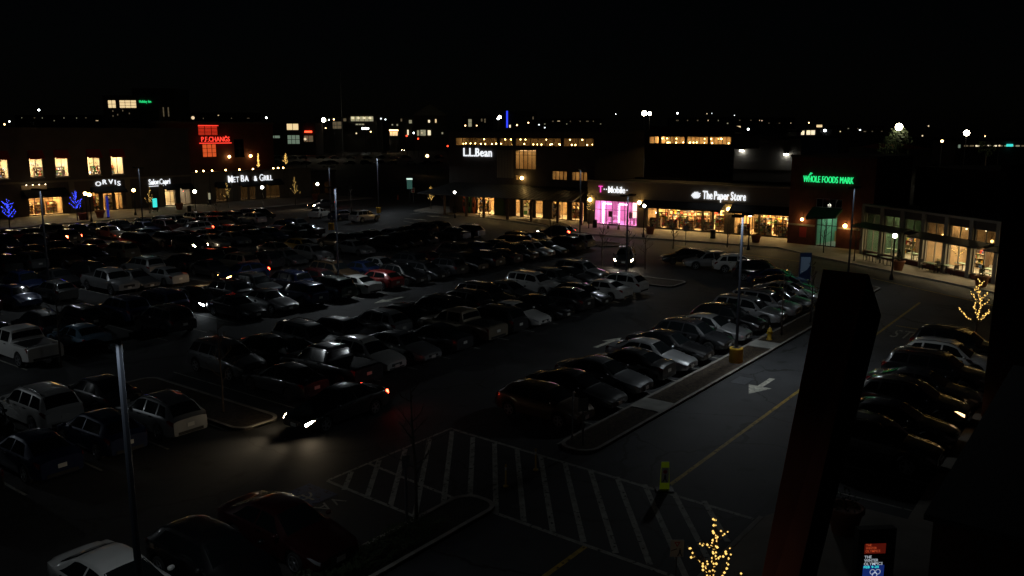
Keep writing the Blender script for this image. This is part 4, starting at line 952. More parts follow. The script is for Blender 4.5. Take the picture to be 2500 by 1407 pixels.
define('pickup', 5.7, 1.98,
       [(2.85,.92),(2.7,1.04),(2.2,1.12),(1.55,1.18),(1.0,1.68),(.6,1.84),(-.55,1.84),(-.72,1.80),(-.85,1.22),(-2.7,1.22),(-2.85,1.14)],
       [(2.85,.84),(2.7,.96),(2.0,1.05),(1.5,1.12),(0,1.15),(-.85,1.17),(-2.7,1.17),(-2.85,1.06)],
       [(2.85,.64),(2.2,.78),(1.55,.80),(1.0,.70),(-.7,.70),(-.85,.84),(-2.85,.84)], .40, (1.85,-1.75), (1.52,1.03), (-.84,-.72),
       [S4(.42,1.32,1.02,.46), S4(-.62,.32,.36,-.58)], sill=.38, nose=.82, tail=.9, bed=(-.98,-2.72))
CARS = []
SUB = {'door_handle', 'grille_bar', 'lower_intake', 'rear_bumper', 'mirror', 'roof_rail'}
NAMES = {'sedan': 'sedan', 'hatchback': 'hatchback', 'suv': 'suv', 'crossover': 'crossover', 'minivan': 'minivan', 'pickup': 'pickup_truck'}
WORD = {'sedan': 'sedan', 'hatchback': 'hatchback', 'suv': 'SUV', 'crossover': 'crossover', 'minivan': 'minivan', 'pickup': 'pickup truck'}
def car(kind, x, y, ang, col, lod=0, label=None, group=None, head=None, tail=None, scale=1.0, row=None):
    sh = SHAPES[kind]; e = empty('parked_' + NAMES[kind], (x, y, .004), R(ang), label, 'car' if kind != 'pickup' else 'truck', group)
    if scale != 1: e.scale = (scale,)*3
    P = M['paint_' + col]
    grille = None
    for nm, me, mk, _ in sh['parts']:
        if lod >= 1 and nm in SUB and not (nm == 'roof_rail' and lod < 2): continue
        if lod >= 2 and nm in ('license_plate', 'grille'): continue
        m = P if mk == 'P' else M[head or 'lens_clear'] if mk == 'HL' else M[tail or 'lens_red'] if mk == 'TL' else M[mk]
        o = link(nm, me, m, grille if (nm == 'grille_bar' and grille is not None) else e)
        if nm == 'grille': grille = o
    for (wx, wy, wz) in sh['wheels']:
        if lod >= 2 and False: continue
        wo = link('wheel', sh['ty'], M['tyre'], e, (wx, wy, wz), (0, 0, 0 if wy > 0 else math.pi))
        link('rim', sh['rim'], M['rim_dark' if col == 'black' and hash((round(x), 3)) % 2 else 'rim'], wo)
    CARS.append(dict(e=e, kind=kind, col=col, x=x, y=y, row=row, label=label))
    return e
def beams(e, kind, col=(1, .8, .55), power=60):
    sh = SHAPES[kind]; h = sh['L']/2; z = .68
    for sd in (1, -1):
        l = bpy.data.lights.new('headlamp_beam', 'SPOT'); l.energy = power; l.color = col; l.spot_size = R(75); l.spot_blend = .9; l.shadow_soft_size = .07
        o = bpy.data.objects.new('headlamp_beam', l); COL.objects.link(o); o.parent = e; o.location = (h+.06, sd*sh['W']*.36, z); o.rotation_euler = (0, R(-90+9), 0)
        o.rotation_euler = (R(90-5), 0, R(-90))
rc = random.Random(5)
DARK = ['black']*9 + ['charcoal']*6 + ['dark blue']*3 + ['grey']*3 + ['dark red']*2 + ['dark green', 'bronze']
MIXC = DARK + ['silver']*3 + ['white']*2 + ['tan', 'red']
KINDS = ['sedan']*6 + ['suv']*5 + ['crossover']*6 + ['hatchback']*3 + ['minivan']
OCC = []
def free(x, y): return all(abs(x-a) > 2.2 or abs(y-b) > 4 for a, b in OCC)
def put(kind, x, y, ang, col, lod, row, **kw):
    OCC.append((x, y)); return car(kind, x, y, ang, col, lod, row=row, **kw)
UPA, DNA = 90, -90        # nose towards +y / -y
# ---- row A along the planted strip (noses to the strip unless noted)
rowA = [('hatchback',28.9,19.9,DNA,'bronze'),('sedan',31.5,20.0,DNA,'black'),('sedan',34.2,20.1,DNA,'grey'),('sedan',36.75,20.2,UPA,'black'),('sedan',38.95,20.0,DNA,'silver'),
        ('sedan',41.3,20.1,DNA,'black'),('crossover',44.05,20.0,DNA,'charcoal'),('sedan',46.8,20.1,DNA,'silver'),('crossover',49.5,20.1,DNA,'black'),
        ('suv',52.4,19.95,DNA,'silver'),('suv',55.2,19.9,DNA,'silver'),('sedan',58.0,19.9,DNA,'black'),('sedan',60.9,20.3,-88,'silver'),('sedan',63.6,21.4,-86,'black'),
        ('sedan',66.2,22.8,-80,'dark blue'),('suv',68.3,25.0,-70,'black'),('crossover',71.3,28.2,-58,'white'),('crossover',71.6,31.2,128,'silver'),('sedan',73.2,34.2,128,'black')]
for k, x, y, a, c in rowA: put(k, x, y, a, c, 0, 'A')
# near stretch of row A
put('sedan', 14.6, 19.35, DNA, 'dark red', 0, 'N'); put('hatchback', 12.2, 19.5, DNA, 'black', 0, 'N'); put('sedan', 9.9, 20.1, DNA, 'white', 0, 'N')
# ---- row B
B1, B2 = 31.9, 36.9
for k, x, y, a, c in [('sedan',12.9,B1,UPA,'dark blue'),('hatchback',15.5,B1,UPA,'dark blue'),('crossover',18.0,B1,UPA,'silver'),('suv',15.4,B2,UPA,'white'),('sedan',18.0,B2,UPA,'charcoal'),('suv',10.2,B1,UPA,'black'),('suv',12.7,B2,DNA,'black'),
        ('sedan',24.4,B1,UPA,'black'),('pickup',27.05,B1-.2,UPA,'black'),('crossover',29.7,B1,DNA,'white'),('sedan',32.35,B1,DNA,'silver'),('sedan',35.0,B1,UPA,'charcoal'),('pickup',37.7,B1+.2,UPA,'tan'),
        ('suv',40.3,B1,UPA,'charcoal'),('sedan',42.9,B1,DNA,'white'),('sedan',45.6,B1,DNA,'black'),('crossover',48.3,B1,UPA,'charcoal'),('hatchback',50.9,B1,DNA,'black'),('sedan',53.6,B1,UPA,'white'),('crossover',56.3,B1,UPA,'white'),
        ('suv',24.7,B2,DNA,'grey'),('sedan',27.4,B2,DNA,'black'),('suv',30.0,B2,DNA,'grey'),('hatchback',32.7,B2,DNA,'grey'),('crossover',35.4,B2,UPA,'silver'),('sedan',38.0,B2,DNA,'black'),('suv',40.6,B2,UPA,'black'),
        ('suv',43.3,B2,UPA,'black'),('suv',46.0,B2,DNA,'charcoal'),('sedan',48.8,B2,DNA,'grey'),('suv',52.0,B2,DNA,'white'),('crossover',54.8,B2,DNA,'grey'),('sedan',57.2,B2,DNA,'black'),('suv',59.2,B2+.3,DNA,'grey')]:
    put(k, x, y, a, c, 0, 'B')
# ---- row C
C1, C2 = 48.25, 53.3
for k, x, y, a, c in [('pickup',19.6,C1,UPA,'white'),('sedan',22.7,C1,UPA,'light blue'),('suv',28.0,C1,UPA,'black'),('sedan',33.3,C1,DNA,'black'),('sedan',35.95,C1,DNA,'grey'),('suv',38.6,C1,UPA,'dark blue'),('suv',41.3,C1,UPA,'dark green'),
        ('sedan',43.9,C1,UPA,'white'),('hatchback',46.55,C1,UPA,'red'),('crossover',49.2,C1,DNA,'black'),('hatchback',51.9,C1,DNA,'charcoal'),('crossover',67.8,C1,DNA,'silver'),('suv',75.6,C1+.3,UPA,'silver'),('suv',72.9,C1,UPA,'black'),
        ('sedan',33.3,C2,DNA,'black'),('suv',38.6,C2,DNA,'grey'),('suv',35.9,C2,UPA,'black'),('sedan',51.8,C2,DNA,'silver'),('suv',41.3,C2-.2,UPA,'dark blue')]:
    put(k, x, y, a, c, 0 if x < 55 else 1, 'C')
OCC.append((30.6, C1))
# ---- rows D, E, F: known cars
D1, D2, E1, E2, F1, F2 = 64.0, 69.2, 80.4, 85.6, 97.0, 102.2
for k, x, y, a, c, r in [('pickup',32.9,D1,DNA,'silver','D'),('sedan',35.0,D1+.0,DNA,'grey','D'),('sedan',37.3,D1-.3,UPA,'silver','D'),('suv',44.9,D1+.6,UPA,'tan','D'),('hatchback',56.0,D2,DNA,'yellow','D'),('crossover',53.0,D1,DNA,'silver','D'),('sedan',58.5,D1,DNA,'silver','D'),('suv',38.6,D2,UPA,'silver','D'),
        ('crossover',50.2,E1,DNA,'charcoal','E'),('sedan',55.6,E1,DNA,'silver','E'),('suv',42.6,E1,UPA,'tan','E'),('suv',34.0,E1,UPA,'grey','E'),('sedan',43.0,E2+1,UPA,'red','E'),
        ('crossover',45.2,F1,UPA,'black','F'),('sedan',50.6,F1,DNA,'tan','F'),('crossover',70.2,F1,UPA,'silver','F')]:
    kw = {}
    if (x, r) == (50.2, 'E'): kw = dict(head='lens_lit')
    if (x, r) == (45.2, 'F'): kw = dict(tail='lens_brake_hot')
    put(k, x, y, a, c, 1, r, **kw)
put('sedan', 81.5, 96.4, 25, 'white', 1, 'G'); put('hatchback', 81.2, 91.2, 5, 'dark blue', 1, 'G'); put('suv', 81.2, 86.6, 3, 'silver', 1, 'G')
for row, ys, x0, x1, lod, pr in (('B', (B1, B2), 8, 61, 0, 0), ('C', (C1, C2), 17, 77, 1, .97), ('D', (D1, D2), 23, 78, 2, .96), ('E', (E1, E2), 29, 71, 2, .93), ('F', (F1, F2), 36, 76, 2, .9)):
    for y in ys:
        x = x0 + rc.uniform(0, 1)
        if row == 'C': x = 17.4
        while x < x1:
            xx = x + rc.uniform(-.12, .12)
            gap = (row == 'C' and y == C1 and 24 < xx < 27) or (row == 'E' and y == E1 and (44.5 < xx < 48.5))
            if free(xx, y) and rc.random() < pr and not gap:
                k = rc.choice(KINDS); c = rc.choice(MIXC if row in 'EF' else DARK)
                put(k, xx, y + rc.uniform(-.25, .25), (UPA if rc.random() < .5 else DNA) + rc.uniform(-1.5, 1.5), c, lod, row)
            x += 2.65
# ---- right-hand row by the dark corner building: noses to the wall
for i, (k, x, c) in enumerate((('suv',50.4,'black'),('crossover',47.4,'white'),('suv',44.2,'black'),('sedan',41.4,'charcoal'),('crossover',38.7,'black'),('sedan',35.6,'black'),('suv',32.3,'black'))):
    put(k, x, 7.2, DNA, c, 0, 'R', tail='lens_brake' if x == 38.7 else None, head='lens_glow' if x == 38.7 else None)
# ---- cars on the move, lamps lit
def driving(kind, x, y, ang, col, label, head='lens_lit', power=70, bc=(1,.78,.5), lod=0):
    OCC.append((x, y)); e = car(kind, x, y, ang, col, lod, label=label, head=head, tail='lens_brake', row='drive'); e.name = 'moving_' + NAMES[kind]
    beams(e, kind, bc, power); return e
driving('sedan', 23.3, 26.9, 180, 'black', 'black sedan with lit headlamps driving along the wide near aisle', power=120)
driving('crossover', 69.3, 38.6, 205, 'charcoal', 'charcoal crossover with lit headlamps turning in past the bare trees', 'lens_lit', 60, (1,.85,.68))
driving('hatchback', 42.0, 59.6, 180, 'dark blue', 'dark blue hatchback with amber headlamps driving between the packed rows', 'lens_lit_amber', 70, (1,.6,.25))
driving('sedan', 92.5, 108.8, 180, 'charcoal', 'charcoal sedan with lit headlamps on the far bend before the grill', 'lens_lit', 130, (1,.7,.4), 1)
driving('sedan', 51.0, 91.4, 180, 'light blue', 'light blue sedan with lit headlamps in the far aisle', 'lens_lit', 30, (1,.85,.6), 1)
driving('suv', 57.6, 91.3, 180, 'white', 'white SUV behind the light blue sedan in the far aisle', 'lens_clear', 3, (1,.8,.6), 1)
driving('crossover', 82.0, 55.0, 95, 'black', 'black crossover with lit headlamps on the road before the porch', 'lens_lit_white', 60, (.95,.95,1), 1)
c = [q for q in CARS if q['row'] == 'C' and abs(q['x']-33.3) < .1 and q['y'] > 51][0]
for o in c['e'].children:
    if o.name.startswith('headlight'): o.material_slots[0].material = M['lens_lit_white']
c['label'] = c['e']['label'] = 'black sedan parked with bright white headlamps lit in the third double row'
# ---- labels: every parked car by colour, kind and the cars beside it
ROWN = {'A': 'beside the long planted strip', 'N': 'in the near bay before the crosswalk', 'B': 'in the double row by the wide near aisle', 'C': 'in the third double row', 'D': 'in the middle double row',
        'E': 'in the double row before the far aisle', 'F': 'in the last double row by the far shops', 'G': 'at the end bays under the far pole', 'R': 'beside the dark corner building'}
for r in ROWN:
    rows = {}
    for q in CARS:
        if q['row'] == r: rows.setdefault(round(q['y']/5.2) if r not in 'AGN' else 0, []).append(q)
    for lst in rows.values():
        lst.sort(key=lambda q: q['x'])
        for i, q in enumerate(lst):
            if q['label']: q['e']['group'] = 'cars parked in the lot'; continue
            nm = lambda k: '%s %s' % (lst[k]['col'], WORD[lst[k]['kind']])
            nb = []
            if i > 0: nb.append(nm(i-1))
            if i < len(lst)-1: nb.append(nm(i+1))
            t = '%s %s' % (q['col'], WORD[q['kind']])
            if len(nb) == 2: t += (' between %s and %s' % tuple(nb)) if nb[0] != nb[1] else ' between two %ss' % nb[0]
            elif nb: t += ' next to %s' % nb[0]
            short = {'A': 'by the planted strip', 'N': 'near the crosswalk', 'B': 'in the near double row', 'C': 'in the third double row', 'D': 'in the middle double row', 'E': 'before the far aisle', 'F': 'before the far shops', 'G': 'in the end bays', 'R': 'by the dark corner building'}[r]
            q['label'] = q['e']['label'] = t + ' ' + short; q['e']['group'] = 'cars parked in the lot'
for q in CARS:
    if q['row'] == 'A' and abs(q['x']-38.95) < .1: q['e']['label'] = 'silver sedan with pale hood two bays before the yellow lamp drum'
    if q['row'] == 'A' and abs(q['x']-60.9) < .1: q['e']['label'] = 'silver sedan near the blue directory board by the planted strip'
for q in CARS:
    if q['row'] == 'drive': q['e']['group'] = 'cars driving through the lot'
# ================================================================ lamp poles, trees, signs, street furniture
def lot_lamp(x, y, label, drum=True, h=8.0, power='lamp_face', heads=2, ang=0., z=0.):
    e = empty('lot_lamp_pole', (x, y, z), R(ang), label, 'lamp pole', 'tall lamp poles of the parking lot')
    if drum:
        MB().lathe([(.36,0),(.36,.82),(.33,.88)], n=20).build('base', M['yellow_paint'], e, False)
    MB().tube([(0,0,.0 if not drum else .85),(0,0,h+.02)], [.085,.06], 10).box(-.2,.2,-.2,.2,.86 if drum else 0,.90 if drum else .04).build('pole', M['pole_metal'], e)
    for k in range(heads):
        s = 1 if k == 0 else -1
        xa, xb = min(s*.35,s*.95), max(s*.35,s*.95)
        o = MB().box(.04 if s > 0 else -.36, .36 if s > 0 else -.04, -.03, .03, h-.04, h+.02).box(xa, xb, -.22, .22, h-.03, h+.06).box(xa, xa+.02, -.22, .22, h-.068, h-.03).box(xb-.02, xb, -.22, .22, h-.068, h-.03).box(xa+.02, xb-.02, -.22, -.20, h-.068, h-.03).box(xa+.02, xb-.02, .20, .22, h-.068, h-.03).build('lamp_head', M['black_metal'], e)
        xc = (xa+xb)/2
        for q in (-1, 1): MB().quad((xc+q*.14-.05,-.06,h-.045),(xc+q*.14-.05,.06,h-.045),(xc+q*.14+.05,.06,h-.045),(xc+q*.14+.05,-.06,h-.045)).build('lens', M[power], o)
    return e
lot_lamp(8.6, 16.6, 'tall lamp pole rising in front of the near white car', power='lamp_face_low')
lot_lamp(42.2, 16.6, 'tall lamp pole on a yellow concrete drum in the planted strip')
lot_lamp(69.0, 18.2, 'tall lamp pole at the far end of the planted strip', power='lamp_face_low')
lot_lamp(8.5, 50.8, 'tall lamp pole added out of view to light the left rows', ang=90)  # unseen pole, added past the left edge to brighten the near-left cars
lot_lamp(44.6, 50.8, 'tall lamp pole above the white sedan in the third double row', ang=90)
lot_lamp(29.5, 66.6, 'tall lamp pole in the middle double row', ang=90, power='lamp_face_dim')
lot_lamp(56.0, 99.6, 'tall lamp pole in the last double row before the salon', ang=90, power='lamp_face_dim')
lot_lamp(91.9, 94.8, 'tall lamp pole by the far exit road', h=8.5, ang=40)
lot_lamp(82.5, 52.0, 'tall lamp pole on the island before the porch', h=8.0, power='lamp_face_low', drum=False, z=.1)
lot_lamp(72.0, 83.0, 'tall lamp pole in the double row before the far aisle', ang=90, power='lamp_face_dim')
lot_lamp(62.0, 34.4, 'slim lamp pole on the island near the bare trees', ang=0, power='lamp_face_low', drum=False, z=.1, h=7.0)
# globe posts
for px, py, lb in ((1110,470,'white globe lamp at the open corner of the porch'),(1573,503,'white globe lamp between the pink shop and the potted conifer'),(1831,525,'white globe lamp before the stationer end window'),
                   (2185,576,'white globe lamp among the cafe tables'),(208,473,'warm globe lamp left of the arched sign'),(218,476,'smaller globe lamp behind the warm globe left of the arched sign'),(326,465,'warm globe lamp between the arched sign and the salon'),(475,468,'white globe lamp right of the salon doors'),
                   (640,458,'white globe lamp before the grill'),(775,450,'white globe lamp at the corner past the grill')):
    p = gp(px, py, 3.82); globe_post(p.x, p.y, lb, 'warm' in lb, r=.24 if px < 1000 else .19)
# ---- trees
def tree_mesh(seed, h, spread, levels=2, nb=11, thick=.07, twigs=4, vertical=.5):
    rnd = random.Random(seed); tr = MB(); br = MB(); paths = []
    top = Vector((rnd.uniform(-.15,.15), rnd.uniform(-.15,.15), h))
    trunk = [Vector((0,0,0)), Vector((rnd.uniform(-.04,.04), rnd.uniform(-.04,.04), h*.3)), Vector((rnd.uniform(-.08,.08), rnd.uniform(-.08,.08), h*.65)), top]
    tr.tube(trunk, [thick, thick*.8, thick*.5, thick*.12], 7); paths.append(trunk[1:])
    def at(u):
        u *= 3; i = min(2, int(u)); return trunk[i].lerp(trunk[i+1], u-i)
    for k in range(nb):
        u = .33 + .6*k/nb + rnd.uniform(-.03,.03); b = at(u); a = k*2.4 + rnd.uniform(-.4,.4); L = spread*(1.15-u)*rnd.uniform(.75,1.15)
        d = Vector((math.cos(a), math.sin(a), vertical + rnd.uniform(0,.5))).normalized()
        pts = [b]; q = b
        for s in range(4):
            d = (d + Vector((rnd.uniform(-.22,.22), rnd.uniform(-.22,.22), rnd.uniform(-.05,.30)))).normalized(); q = q + d*L/4; pts.append(q)
        br.tube(pts, [thick*.42*(1-u*.4), thick*.33, thick*.25, thick*.17, thick*.07], 5); paths.append(pts)
        for t in range(twigs):
            i = rnd.choice((1,2,2,3)); f = (d + Vector((rnd.uniform(-1,1), rnd.uniform(-1,1), rnd.uniform(-.1,.9)))).normalized(); l = L*rnd.uniform(.2,.42)
            m_ = pts[i] + f*l*.5 + Vector((0,0,.04)); e_ = pts[i] + f*l + Vector((rnd.uniform(-.08,.08),rnd.uniform(-.08,.08),l*.25))
            br.tube([pts[i], m_, e_], [thick*.16, thick*.11, thick*.04], 4, cap=False)
            if levels > 1:
                for w_ in range(2):
                    g = (f + Vector((rnd.uniform(-1,1), rnd.uniform(-1,1), rnd.uniform(0,1)))).normalized()
                    br.tube([m_, m_ + g*l*.5], [thick*.08, thick*.03], 3, cap=False)
    return tr, br, paths
def bare_tree(x, y, seed, h, spread, label, group='bare trees of the parking lot', lights=None, n=120, r=.022, z=.08, thick=.07, reach=1.0, low=.25):
    tr, br, paths = tree_mesh(seed, h, spread, thick=thick)
    e = empty('bare_tree' if not lights else 'lit_tree', (x, y, z), 0, label, 'tree', group)
    tr.build('trunk', M['bark'], e, True); br.build('crown', M['bark'], e)
    if lights:
        rnd = random.Random(seed+50); mb = MB(); tot = [sum((b-a).length for a, b in zip(p, p[1:])) for p in paths]; S = sum(tot)
        for p, L in zip(paths, tot):
            for i in range(max(2, int(n*L/S))):
                u = (i + rnd.random()*.6)/max(2, int(n*L/S))*reach; s = u*L
                for a, b in zip(p, p[1:]):
                    l = (b-a).length
                    if s <= l: break
                    s -= l
                q = a.lerp(b, min(1, s/l)) + Vector((rnd.uniform(-.05,.05), rnd.uniform(-.05,.05), rnd.uniform(-.04,.04)))
                if q.z < h*low: continue
                rr = r*rnd.uniform(.7,1.25)
                mb.lathe([(.002,-rr),(rr,0),(.002,rr)], tuple(q), 5)
        o = mb.build('string_lights', M[lights], e); o['kind'] = 'stuff'
    return e
bare_tree(16.45, 6.7, 5, 3.8, 1.6, 'young tree wound with warm string lights beside the yield sign', 'trees with string lights', 'bulb_warm', 190, .028, low=.3)
p = gp(2378, 860); bare_tree(p.x, p.y, 8, 4.2, 1.75, 'young tree wound with warm string lights beside the right hand parked cars', 'trees with string lights', 'bulb_warm', 130, .042, low=.42)
p = gp(2337, 668); bare_tree(p.x, p.y, 9, 3.9, 1.2, 'young tree with string lights before the market dining hall', 'trees with string lights', 'bulb_warm', 70, .045, low=.3)
p = gp(1052, 512); bare_tree(p.x, p.y, 10, 3.7, 1.5, 'small tree with warm string lights left of the porch', 'trees with string lights', 'bulb_warm', 55, .05, low=.4, z=.12)
p = gp(1437, 560); bare_tree(p.x, p.y, 12, 4.6, 1.8, 'tree with warm string lights between the porch and the pink shop', 'trees with string lights', 'bulb_warm', 55, .045, low=.5, z=.12)
p = gp(722, 503); bare_tree(p.x, p.y, 13, 4.9, 1.7, 'tree with sparse warm string lights right of the grill', 'trees with string lights', 'bulb_warm', 55, .045, low=.4, z=.12)
p = gp(558, 510); bare_tree(p.x, p.y, 14, 4.3, 1.7, 'tree with sparse warm string lights before the grill', 'trees with string lights', 'bulb_warm', 40, .045, low=.4, z=.12)
p = gp(366, 523); bare_tree(p.x, p.y, 15, 4.0, 1.6, 'tree with warm string lights beside the teal directory panel', 'trees with string lights', 'bulb_warm', 45, .045, low=.4, z=.12)
p = gp(190, 541); bare_tree(p.x, p.y, 16, 4.2, 2.3, 'tree wound with blue string lights left of the arched sign', 'trees with blue string lights', 'bulb_blue', 90, .05, low=.40, z=.12)
p = gp(24, 560); bare_tree(p.x, p.y, 17, 3.8, 2.3, 'tree wound with blue string lights below the first upper window', 'trees with blue string lights', 'bulb_blue', 90, .05, low=.38, z=.12)
for px, py, h, sp, sd, lb in ((1017,1282,5.0,1.7,21,'bare young tree on the tip of the near planted strip'),(1470,652,4.6,1.7,22,'bare tree on the island left of the turning road'),(1533,672,4.8,1.7,23,'bare tree on the island beside the turning road'),
        (1908,822,4.6,1.4,24,'bare young tree in the planted strip beyond the hydrant'),(1978,790,4.4,1.3,25,'bare young tree near the end of the planted strip'),(1345,590,4.0,1.5,26,'bare tree at the road edge before the porch'),
        (1643,610,3.8,1.4,27,'bare tree at the road edge before the stationer'),(1775,606,3.8,1.5,28,'bare tree by the pavement before the stationer doors'),(1170,532,3.4,1.5,29,'bare tree in the pavement before the kayaks'),
        (2010,620,4.0,1.6,30,'bare tree before the brick market tower'),(2085,640,4.0,1.8,31,'bare tree between the market tower and the cafe tables'),(1575,660,4.2,1.3,32,'bare tree on the bed beyond the turning road'),
        (545,1010,4.2,1.5,33,'bare tree on the island in the near double row'),(150,900,4.6,1.9,34,'bare tree in the gap of the third double row'),(530,545,4.0,1.6,35,'bare tree at the kerb before the grill'),(858,520,4.2,1.6,36,'bare tree by the far exit road'),(820,500,4.2,1.6,37,'bare tree behind the far exit road')):
    p = gp(px, py); bare_tree(p.x, p.y, sd, h, sp, lb, thick=.06)
# ---- signs and furniture in the foreground
def post_sign(x, y, ang, h, label, face=None, size=.5, kind='street_sign', z=.0):
    e = empty(kind, (x, y, z), R(ang), label, 'sign'); MB().box(-.035,.035,-.02,.02,0,h).build('post', M['grey_metal'], e)
    if face: MB().box(-size/2, size/2, -.035, -.021, h-size*1.25, h+.02).build('panel', M[face], e)
    return e
VIEW = math.degrees(math.atan2(.6, .8)) - 90
mat('sign_face', (.7,.7,.68), .5); mat('sign_back', (.25,.26,.27), .5, .6); mat('sign_redp', (.5,.02,.03), .5); mat('sign_lime', (.55,.75,.03), .5, emit=(.55,.75,.03), es=.02); mat('sign_ink', (.02,.02,.02), .6)
# yield-here sign
ys = gp(1652, 1337, 2.05); e = post_sign(ys.x, ys.y, VIEW, 2.35, 'small white yield sign with red triangle and walking figure')
MB().box(-.31,.31,-.045,-.025,1.60,2.38).build('panel', M['sign_face'], e); e.scale = (.58, 1, .62); ys = gp(1652, 1337, 1.24); e.location = (ys.x, ys.y, 0)
mb = MB(); q = lambda pts, y=-.048: None
def flatpoly(parent, pts, y, m, nm):
    mb = MB(); n = len(pts); mb.v = [(x, y, z) for x, z in pts]; mb.f = [tuple(range(n))]; mb.m = [0]; return mb.build(nm, M[m], parent)
flatpoly(e, [(-.13,2.30),(.0,2.06),(.15,2.30)], -.049, 'sign_redp', 'triangle'); flatpoly(e, [(-.06,2.265),(.005,2.14),(.08,2.265)], -.052, 'sign_face', 'triangle_centre')
flatpoly(e, [(-.27,1.86),(.0,1.96),(.0,2.0),(-.27,1.90)], -.049, 'sign_ink', 'arrow_mark')
def walker(par, cx, cz, s, y):
    flatpoly(par, [(cx-.035*s,cz+.30*s),(cx+.035*s,cz+.30*s),(cx+.035*s,cz+.37*s),(cx-.035*s,cz+.37*s)], y, 'sign_ink', 'figure_head')
    flatpoly(par, [(cx-.05*s,cz+.12*s),(cx+.05*s,cz+.12*s),(cx+.06*s,cz+.28*s),(cx-.05*s,cz+.28*s)], y, 'sign_ink', 'figure_body')
    flatpoly(par, [(cx-.16*s,cz-.08*s),(cx-.10*s,cz-.08*s),(cx+.03*s,cz+.12*s),(cx-.05*s,cz+.12*s)], y, 'sign_ink', 'figure_leg'); flatpoly(par, [(cx+.10*s,cz-.08*s),(cx+.16*s,cz-.08*s),(cx+.05*s,cz+.12*s),(cx-.01*s,cz+.12*s)], y, 'sign_ink', 'figure_leg')
walker(e, .14, 1.70, .8, -.049)
# in-street pedestrian panel
p = gp(1622, 1198); e = empty('crosswalk_marker', p, R(VIEW), 'tall lime yellow crosswalk marker standing on the yellow line', 'sign')
MB().box(-.3,.3,-.2,.2,0,.06).build('base', M['black_metal'], e)
mb = MB(); mb.hexa([(-.17,-.02,.06),(.17,-.02,.06),(.17,.02,.06),(-.17,.02,.06),(-.13,-.02,1.05),(.13,-.02,1.05),(.13,.02,1.05),(-.13,.02,1.05)]); mb.build('panel', M['sign_lime'], e)
MB().box(-.13,.13,-.03,-.022,.3,.85).build('white_field', M['sign_face'], e); flatpoly(e, [(.07*math.cos(R(22.5+45*k)), .70+.07*math.sin(R(22.5+45*k))) for k in range(8)], -.034, 'sign_redp', 'stop_mark'); walker(e, 0, .38, .6, -.034)
# delineators
for px, py, t in ((1235,1188,'on the near side'),(1308,1148,'on the far side')):
    p = gp(px, py); e = empty('delineator_post', p, 0, 'thin yellow flexible post in the crosswalk, %s' % ('nearer the island tip' if px < 1300 else 'nearer the planted strip'), 'post', 'yellow posts in the crosswalk')
    MB().lathe([(.10,0),(.10,.03),(.035,.05),(.032,.80),(.02,.83)], n=10).build('tube', M['hydrant_yellow'], e, True); MB().lathe([(.036,.62),(.036,.72)], n=10).build('band', M['sign_face'], e)
# sign posts by the crosswalk
post_sign(17.75, 17.45, VIEW+40, 2.35, 'tall accessible bay sign seen edge on at the tip of the near strip', 'sign_back', .3); 
p = gp(1397, 1087); post_sign(p.x, p.y, VIEW+75, 2.2, 'thin sign post seen edge on at the end of the planted strip', 'sign_back', .3)
p = gp(1422, 1095); post_sign(p.x, p.y, VIEW+12, 2.05, 'grey square sign back at the end of the planted strip', 'sign_back', .42)
# hydrant
p = gp(1878, 830, .08); e = empty('fire_hydrant', p, R(-40), 'small yellow fire hydrant in the planted strip', 'hydrant')
MB().lathe([(.17,0),(.17,.05),(.12,.07),(.12,.5),(.16,.52),(.16,.56),(.13,.58),(.11,.68),(.05,.74),(.03,.78)], n=14).build('barrel', M['hydrant_yellow'], e, True)
for a in (0, 90, 180): 
    mb = MB().tube([(0,0,.42),(.2*math.cos(R(a)),.2*math.sin(R(a)),.42)], .055, 8); mb.build('nozzle', M['hydrant_yellow'], e)
MB().lathe([(.025,.78),(.025,.9)], n=6).build('stem_nut', M['grey_metal'], e)
# blue map board
p = Vector((68.6, 21.9, 0)); p = gp(1963, 690); e = empty('map_board', p, R(VIEW-6), 'blue directory board with pale map at the end of the strip', 'sign')
MB().box(-.46,.46,-.1,.1,0,2.5).build('body', M['map_blue'], e); MB().box(-.38,.38,-.125,-.102,.75,2.15).build('map_panel', M['map_white'], e); flatpoly(e, [(-.38,.75),(.38,.75),(.38,1.5),(.15,1.1)], -.13, 'map_blue', 'curve_mark')
MB().box(-.3,-.16,-.13,-.126,.9,.97).build('you_are_here_mark', M['sign_face'], e)
# kiosk with lit screen
p = gp(2128, 1415, .12); e = empty('advert_kiosk', p, R(VIEW+4), 'black advertising kiosk with red and blue lit screen', 'kiosk'); e.scale = (.85, .85, .88)
mat('kiosk_black', (.02,.02,.022), .4); MB().box(-.62,.62,-.14,.14,0,1.75).build('housing', M['kiosk_black'], e)
z0, z1 = .14, 1.28
MB().box(-.40,.30,-.150,-.141,z0,.56).build('screen_lower', M['screen_blue'], e); MB().box(-.40,.30,-.150,-.141,.95,z1).build('screen_upper', M['screen_maroon'], e)
def txt(s, x, z, wd, h, m): 
    r = empty('screen_text', (x, -.153, z)); r.parent = e; lettering(r, s, wd, h, m, depth=.02)
for i, s_ in enumerate(('THE','WINTER','OLYMPICS')): txt(s_, -.36, 1.20-i*.10, .12*len(s_)*.5, .075, 'screen_red')
for i, s_ in enumerate(('THE','WINTER','OLYMPICS')): txt(s_, -.38, .80-i*.115, .14*len(s_)*.55, .09, 'screen_white')
txt('FEB 9-25', -.38, .47, .5, .075, 'sign_teal')
